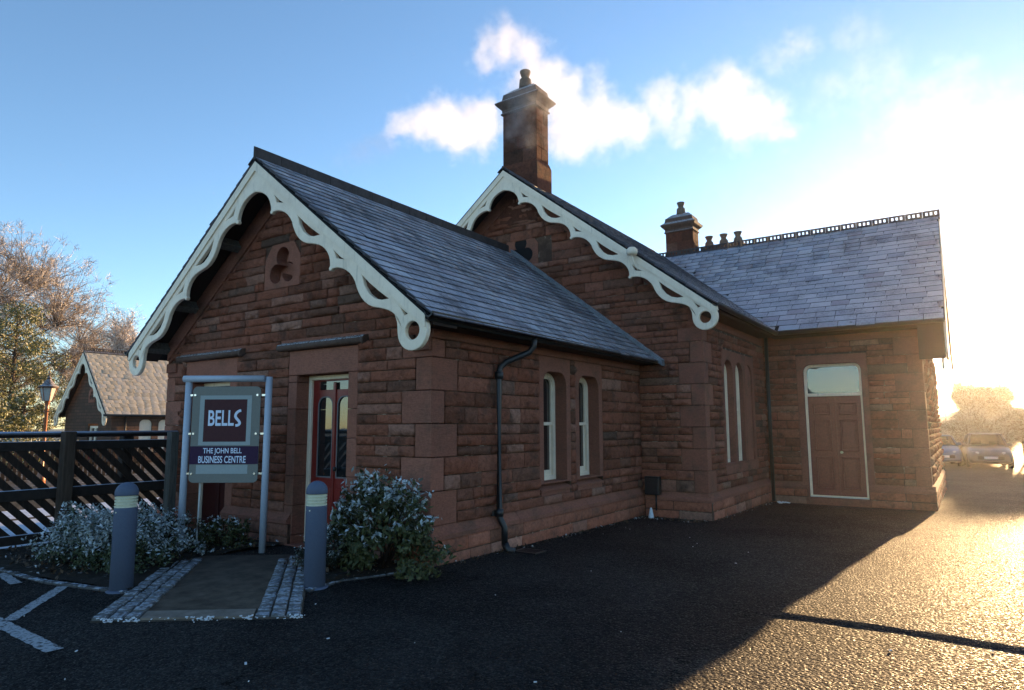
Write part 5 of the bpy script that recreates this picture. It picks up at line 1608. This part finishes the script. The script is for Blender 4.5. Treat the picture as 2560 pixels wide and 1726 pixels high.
def car(label, loc, rz, paint, L=4.1, Wd=1.74, H=1.48, tall=0.0):
    """front faces local -y"""
    c = thing('parked_car', label, 'car', loc, rz, 'cars parked beyond the building')
    def loft(sts, name, mat, close=True):
        b = MB(); rings = []
        for (y, pts) in sts:
            rings.append([b.bm.verts.new((x, y, z)) for x, z in pts])
        n = len(rings[0])
        for p, q in zip(rings, rings[1:]):
            for i in range(n):
                f = b.bm.faces.new((p[i], p[(i+1) % n], q[(i+1) % n], q[i])); f.smooth = True
        b.bm.faces.new(rings[0][::-1]); b.bm.faces.new(rings[-1])
        return b.build(name, mat, c, True)
    def sec(w, zb, zt, k=.9):
        h = zt-zb
        r = [(w*.86, zb), (w*.97, zb+h*.12), (w, zb+h*.42), (w*.985, zb+h*.72), (w*k, zb+h*.95), (w*k*.8, zt)]
        return r + [(-x, z) for x, z in r[::-1]]
    w = Wd/2
    body = loft([(-L/2, sec(w*.80, .34, .62)), (-L/2+.06, sec(w*.90, .26, .74)), (-L/2+.35, sec(w*.97, .20, .86)), (-L/2+.95, sec(w, .19, .97)), (-.35, sec(w, .19, 1.00+tall*.3)), (.9, sec(w, .19, 1.02+tall*.3)), (L/2-.4, sec(w*.98, .20, .98+tall*.3)), (L/2-.06, sec(w*.92, .26, .86)), (L/2, sec(w*.82, .36, .66))], 'body', paint)
    zb = .96; zt = H
    def gsec(wb, wt, z1): return [(wb, zb), (wt, z1-.03), (wt*.86, z1), (-wt*.86, z1), (-wt, z1-.03), (-wb, zb)]
    loft([(-L/2+.98, gsec(w*.88, w*.86, zb+.03)), (-.42, gsec(w*.92, w*.70, zt-.05)), (.0, gsec(w*.92, w*.72, zt-.012)), (.9, gsec(w*.91, w*.71, zt-.02)), (1.35, gsec(w*.90, w*.68, zt-.08)), (L/2-.22, gsec(w*.85, w*.8, zb+.04))], 'glasshouse', M['carglass'])
    loft([(-.46, [(w*.70, zt-.055), (w*.62, zt-.022), (-w*.62, zt-.022), (-w*.70, zt-.055)]), (0, [(w*.735, zt-.03), (w*.63, zt+.012), (-w*.63, zt+.012), (-w*.735, zt-.03)]), (.9, [(w*.725, zt-.04), (w*.62, zt+.004), (-w*.62, zt+.004), (-w*.725, zt-.04)]), (1.36, [(w*.69, zt-.10), (w*.6, zt-.055), (-w*.6, zt-.055), (-w*.69, zt-.10)])], 'roof_panel', paint)
    for s in (-1, 1):
        MB().tube([(s*w*.885, -L/2+1.0, zb), (s*w*.70, -.42, zt-.05)], .035, 6).build('pillar', paint, c, True)
        MB().tube([(s*w*.93, .18, zb), (s*w*.735, .14, zt-.03)], .035, 6).build('pillar', M['tyre'], c, True)
        MB().tube([(s*w*.90, L/2-.35, zb), (s*w*.69, 1.35, zt-.09)], .05, 6).build('pillar', paint, c, True)
        MB().box((s*w*1.0-.10, -L/2+1.25, .98), (s*w*1.0+.10, -L/2+1.36, 1.12), bev=.03).build('wing_mirror', paint, c, True)
        MB().lathe([(.0, -.03), (.10, -.02), (.12, .0), (.08, .04), (.0, .05)], 12).mesh('x')
        hl = MB().box((-.17, -.05, -.075), (.17, .05, .075), bev=.045).mesh('headlight'); hl.transform(Matrix.Translation((s*w*.66, -L/2+.10, .68)) @ Matrix.Rotation(s*.35, 4, 'Z'))
        link_mesh('headlight', hl, M['lamp'], c, True)
        for yy in (-L/2+.78, L/2-.78):
            wm = MB().lathe([(.19, -.10), (.30, -.10), (.32, -.07), (.32, .07), (.30, .10), (.19, .10)], 20).mesh('wheel'); wm.transform(Matrix.Translation((s*(w-.09), yy, .32)) @ Matrix.Rotation(math.pi/2, 4, 'Y'))
            wh = link_mesh('wheel', wm, M['tyre'], c, True)
            rm = MB().lathe([(.02, .06), (.12, .075), (.19, .06), (.195, -.06)], 16).mesh('rim'); rm.transform(Matrix.Translation((s*(w-.06), yy, .32)) @ Matrix.Rotation(s*math.pi/2, 4, 'Y'))
            r2_ = link_mesh('rim', rm, M['steel'], wh); r2_.parent = wh; r2_.matrix_parent_inverse = Matrix()
    MB().box((-.50, -L/2-.012, .40), (.50, -L/2+.05, .56), bev=.02).build('grille', M['tyre'], c, True)
    MB().box((-.26, -L/2-.022, .43), (.26, -L/2-.010, .54)).build('number_plate', M['plate'], c, True)
    for x in (-.35, .35):
        MB().box((x-.2, -.05, .55), (x+.2, .1, 1.22), bev=.06).build('seat', M['tyre'], c, True)
    return c
zg_ = gz(30)
car('blue-silver hatchback half hidden behind the building corner', (3.85, 33.8, zg_), R(8), m_carpaint("silver_blue_paint", (.16, .19, .25)), 3.9, 1.7, 1.47)
car('dark compact car parked facing the camera, middle of the three', (5.82, 33.2, zg_), R(4), m_carpaint("dark_grey_paint", (.055, .058, .070)), 3.9, 1.74, 1.56, .1)
car('dark car cut off by the right edge of the picture', (7.95, 27.3, zg_), R(3), m_carpaint("black_paint", (.020, .021, .025)), 4.2, 1.76, 1.46)

# ------------------------------------------------------------------ steam drifting round the chimney
def from_px(x, y, Yp):
    d = _fw + _r2*((x-1280)/FPX) + _u2*((863-y)/FPX)
    k = (Yp-CY)/d.y
    return Vector((CX, CY, CZ))+d*k, k
# blobs: centre as seen along the plume, radius in metres at that depth, depth plane, strength
STEAM = [
    [(1000, 318, 36, 6.6, .9), (1050, 305, 42, 6.6, 1), (1105, 300, 50, 6.5, 1), (1150, 330, 50, 6.4, 1), (1200, 300, 55, 6.3, 1), (1205, 350, 40, 6.3, .9)],
    [(1225, 130, 46, 6.4, .8), (1262, 105, 48, 6.4, .9), (1320, 130, 52, 6.4, .8), (1345, 185, 55, 6.5, 1), (1310, 215, 46, 6.9, .8), (1310, 262, 52, 5.7, .75), (1300, 318, 48, 5.7, .7)],
    [(1400, 240, 62, 6.6, .95), (1430, 320, 72, 6.8, 1), (1490, 230, 45, 6.9, .75), (1520, 310, 66, 6.9, .95), (1590, 315, 58, 7.0, .8), (1650, 255, 52, 7.1, .9), (1690, 310, 55, 7.1, .7)],
    [(1740, 250, 55, 7.2, .8), (1810, 225, 60, 7.2, .95), (1860, 285, 66, 7.2, 1), (1935, 305, 52, 7.2, .85), (1950, 150, 55, 7.3, .55), (1995, 105, 42, 7.3, .6)],
    [(2080, 230, 62, 7.4, .6), (2150, 90, 66, 7.4, .6), (2185, 190, 75, 7.4, .65), (2250, 290, 85, 7.5, .6), (2340, 290, 95, 7.5, .75), (2370, 210, 70, 7.5, .6), (2480, 310, 110, 7.5, .55)],
    [(850, 405, 30, 6.8, .6), (900, 385, 36, 6.8, .8), (950, 362, 36, 6.7, .8), (995, 345, 28, 6.6, .6)],
]
STEAM_DENS = 0.85
for gi, blobs in enumerate(STEAM):
    t = NT("steam_%d" % gi)
    t.t.nodes.remove(t.b)
    pos = t.n('ShaderNodeNewGeometry').outputs['Position']
    # wobble the lookup so outlines billow
    nv = t.n('ShaderNodeTexNoise'); nv.inputs['Scale'].default_value = 1.9; nv.inputs['Detail'].default_value = 3
    t.l(pos, nv.inputs['Vector'])
    va_ = t.n('ShaderNodeVectorMath', operation='SUBTRACT'); va_.inputs[1].default_value = (.5, .5, .5); t.l(nv.outputs['Color'], va_.inputs[0])
    vs_ = t.n('ShaderNodeVectorMath', operation='SCALE'); vs_.inputs['Scale'].default_value = 1.0; t.l(va_.outputs[0], vs_.inputs[0])
    vp = t.n('ShaderNodeVectorMath', operation='ADD'); t.l(pos, vp.inputs[0]); t.l(vs_.outputs[0], vp.inputs[1])
    acc = None; lo = Vector((1e9,)*3); hi = -lo
    for (x, y, r, Yp, st) in blobs:
        c, k = from_px(x, y, Yp); rm = 1.65*r*k/FPX
        lo = Vector(map(min, lo, c-Vector((rm,)*3))); hi = Vector(map(max, hi, c+Vector((rm,)*3)))
        ds = t.n('ShaderNodeVectorMath', operation='DISTANCE'); ds.inputs[1].default_value = c; t.l(vp.outputs[0], ds.inputs[0])
        mr = t.n('ShaderNodeMapRange', interpolation_type='SMOOTHSTEP'); mr.inputs[1].default_value = rm*1.25; mr.inputs[2].default_value = rm*.15; mr.inputs[4].default_value = st
        t.l(ds.outputs['Value'], mr.inputs[0])
        acc = mr.outputs[0] if acc is None else t.math('MAXIMUM', acc, mr.outputs[0])
    fn = t.noise(3.2, 7, .72, pos)
    dn = t.math('MULTIPLY', t.step(t.math('ADD', acc, t.math('MULTIPLY', t.math('SUBTRACT', fn, .5), 2.0)), .22, 1.0), acc)
    dn = t.math('MULTIPLY', dn, STEAM_DENS*(.5 if gi == 4 else .35 if gi == 5 else 1))
    pv = t.n('ShaderNodeVolumePrincipled'); pv.inputs['Color'].default_value = (.97, .97, .98, 1) if gi < 5 else (.30, .33, .42, 1); pv.inputs['Anisotropy'].default_value = .1
    t.l(dn, pv.inputs['Density']); t.l(pv.outputs[0], t.t.nodes['Material Output'].inputs['Volume'])
    pad = Vector((.45,)*3); lo -= pad; hi += pad
    o = MB().box(tuple(lo), tuple(hi)).build('steam', t.m)
    props(o, ['white steam trailing left of the tall chimney', 'steam puff rising over and in front of the tall chimney', 'steam drifting right of the tall chimney', 'steam bank trailing towards the upper right', 'thin spread-out steam at the upper right', 'faint dark grey smoke wisp left of the white steam'][gi], 'steam', kind='stuff')

# ------------------------------------------------------------------ frosty morning haze
HAZE = 0.00032
hz = NT("haze")
hz.t.nodes.remove(hz.b)
pv = hz.n('ShaderNodeVolumePrincipled'); pv.inputs['Color'].default_value = (.98, .96, .93, 1); pv.inputs['Density'].default_value = HAZE; pv.inputs['Anisotropy'].default_value = .8
hz.l(pv.outputs[0], hz.t.nodes['Material Output'].inputs['Volume'])
if HAZE > 0:
    props(MB().box((-950, -350, -2.6), (950, 1600, 23.5)).build('haze', hz.m), 'thin frosty morning haze over the whole place', 'haze', kind='stuff')
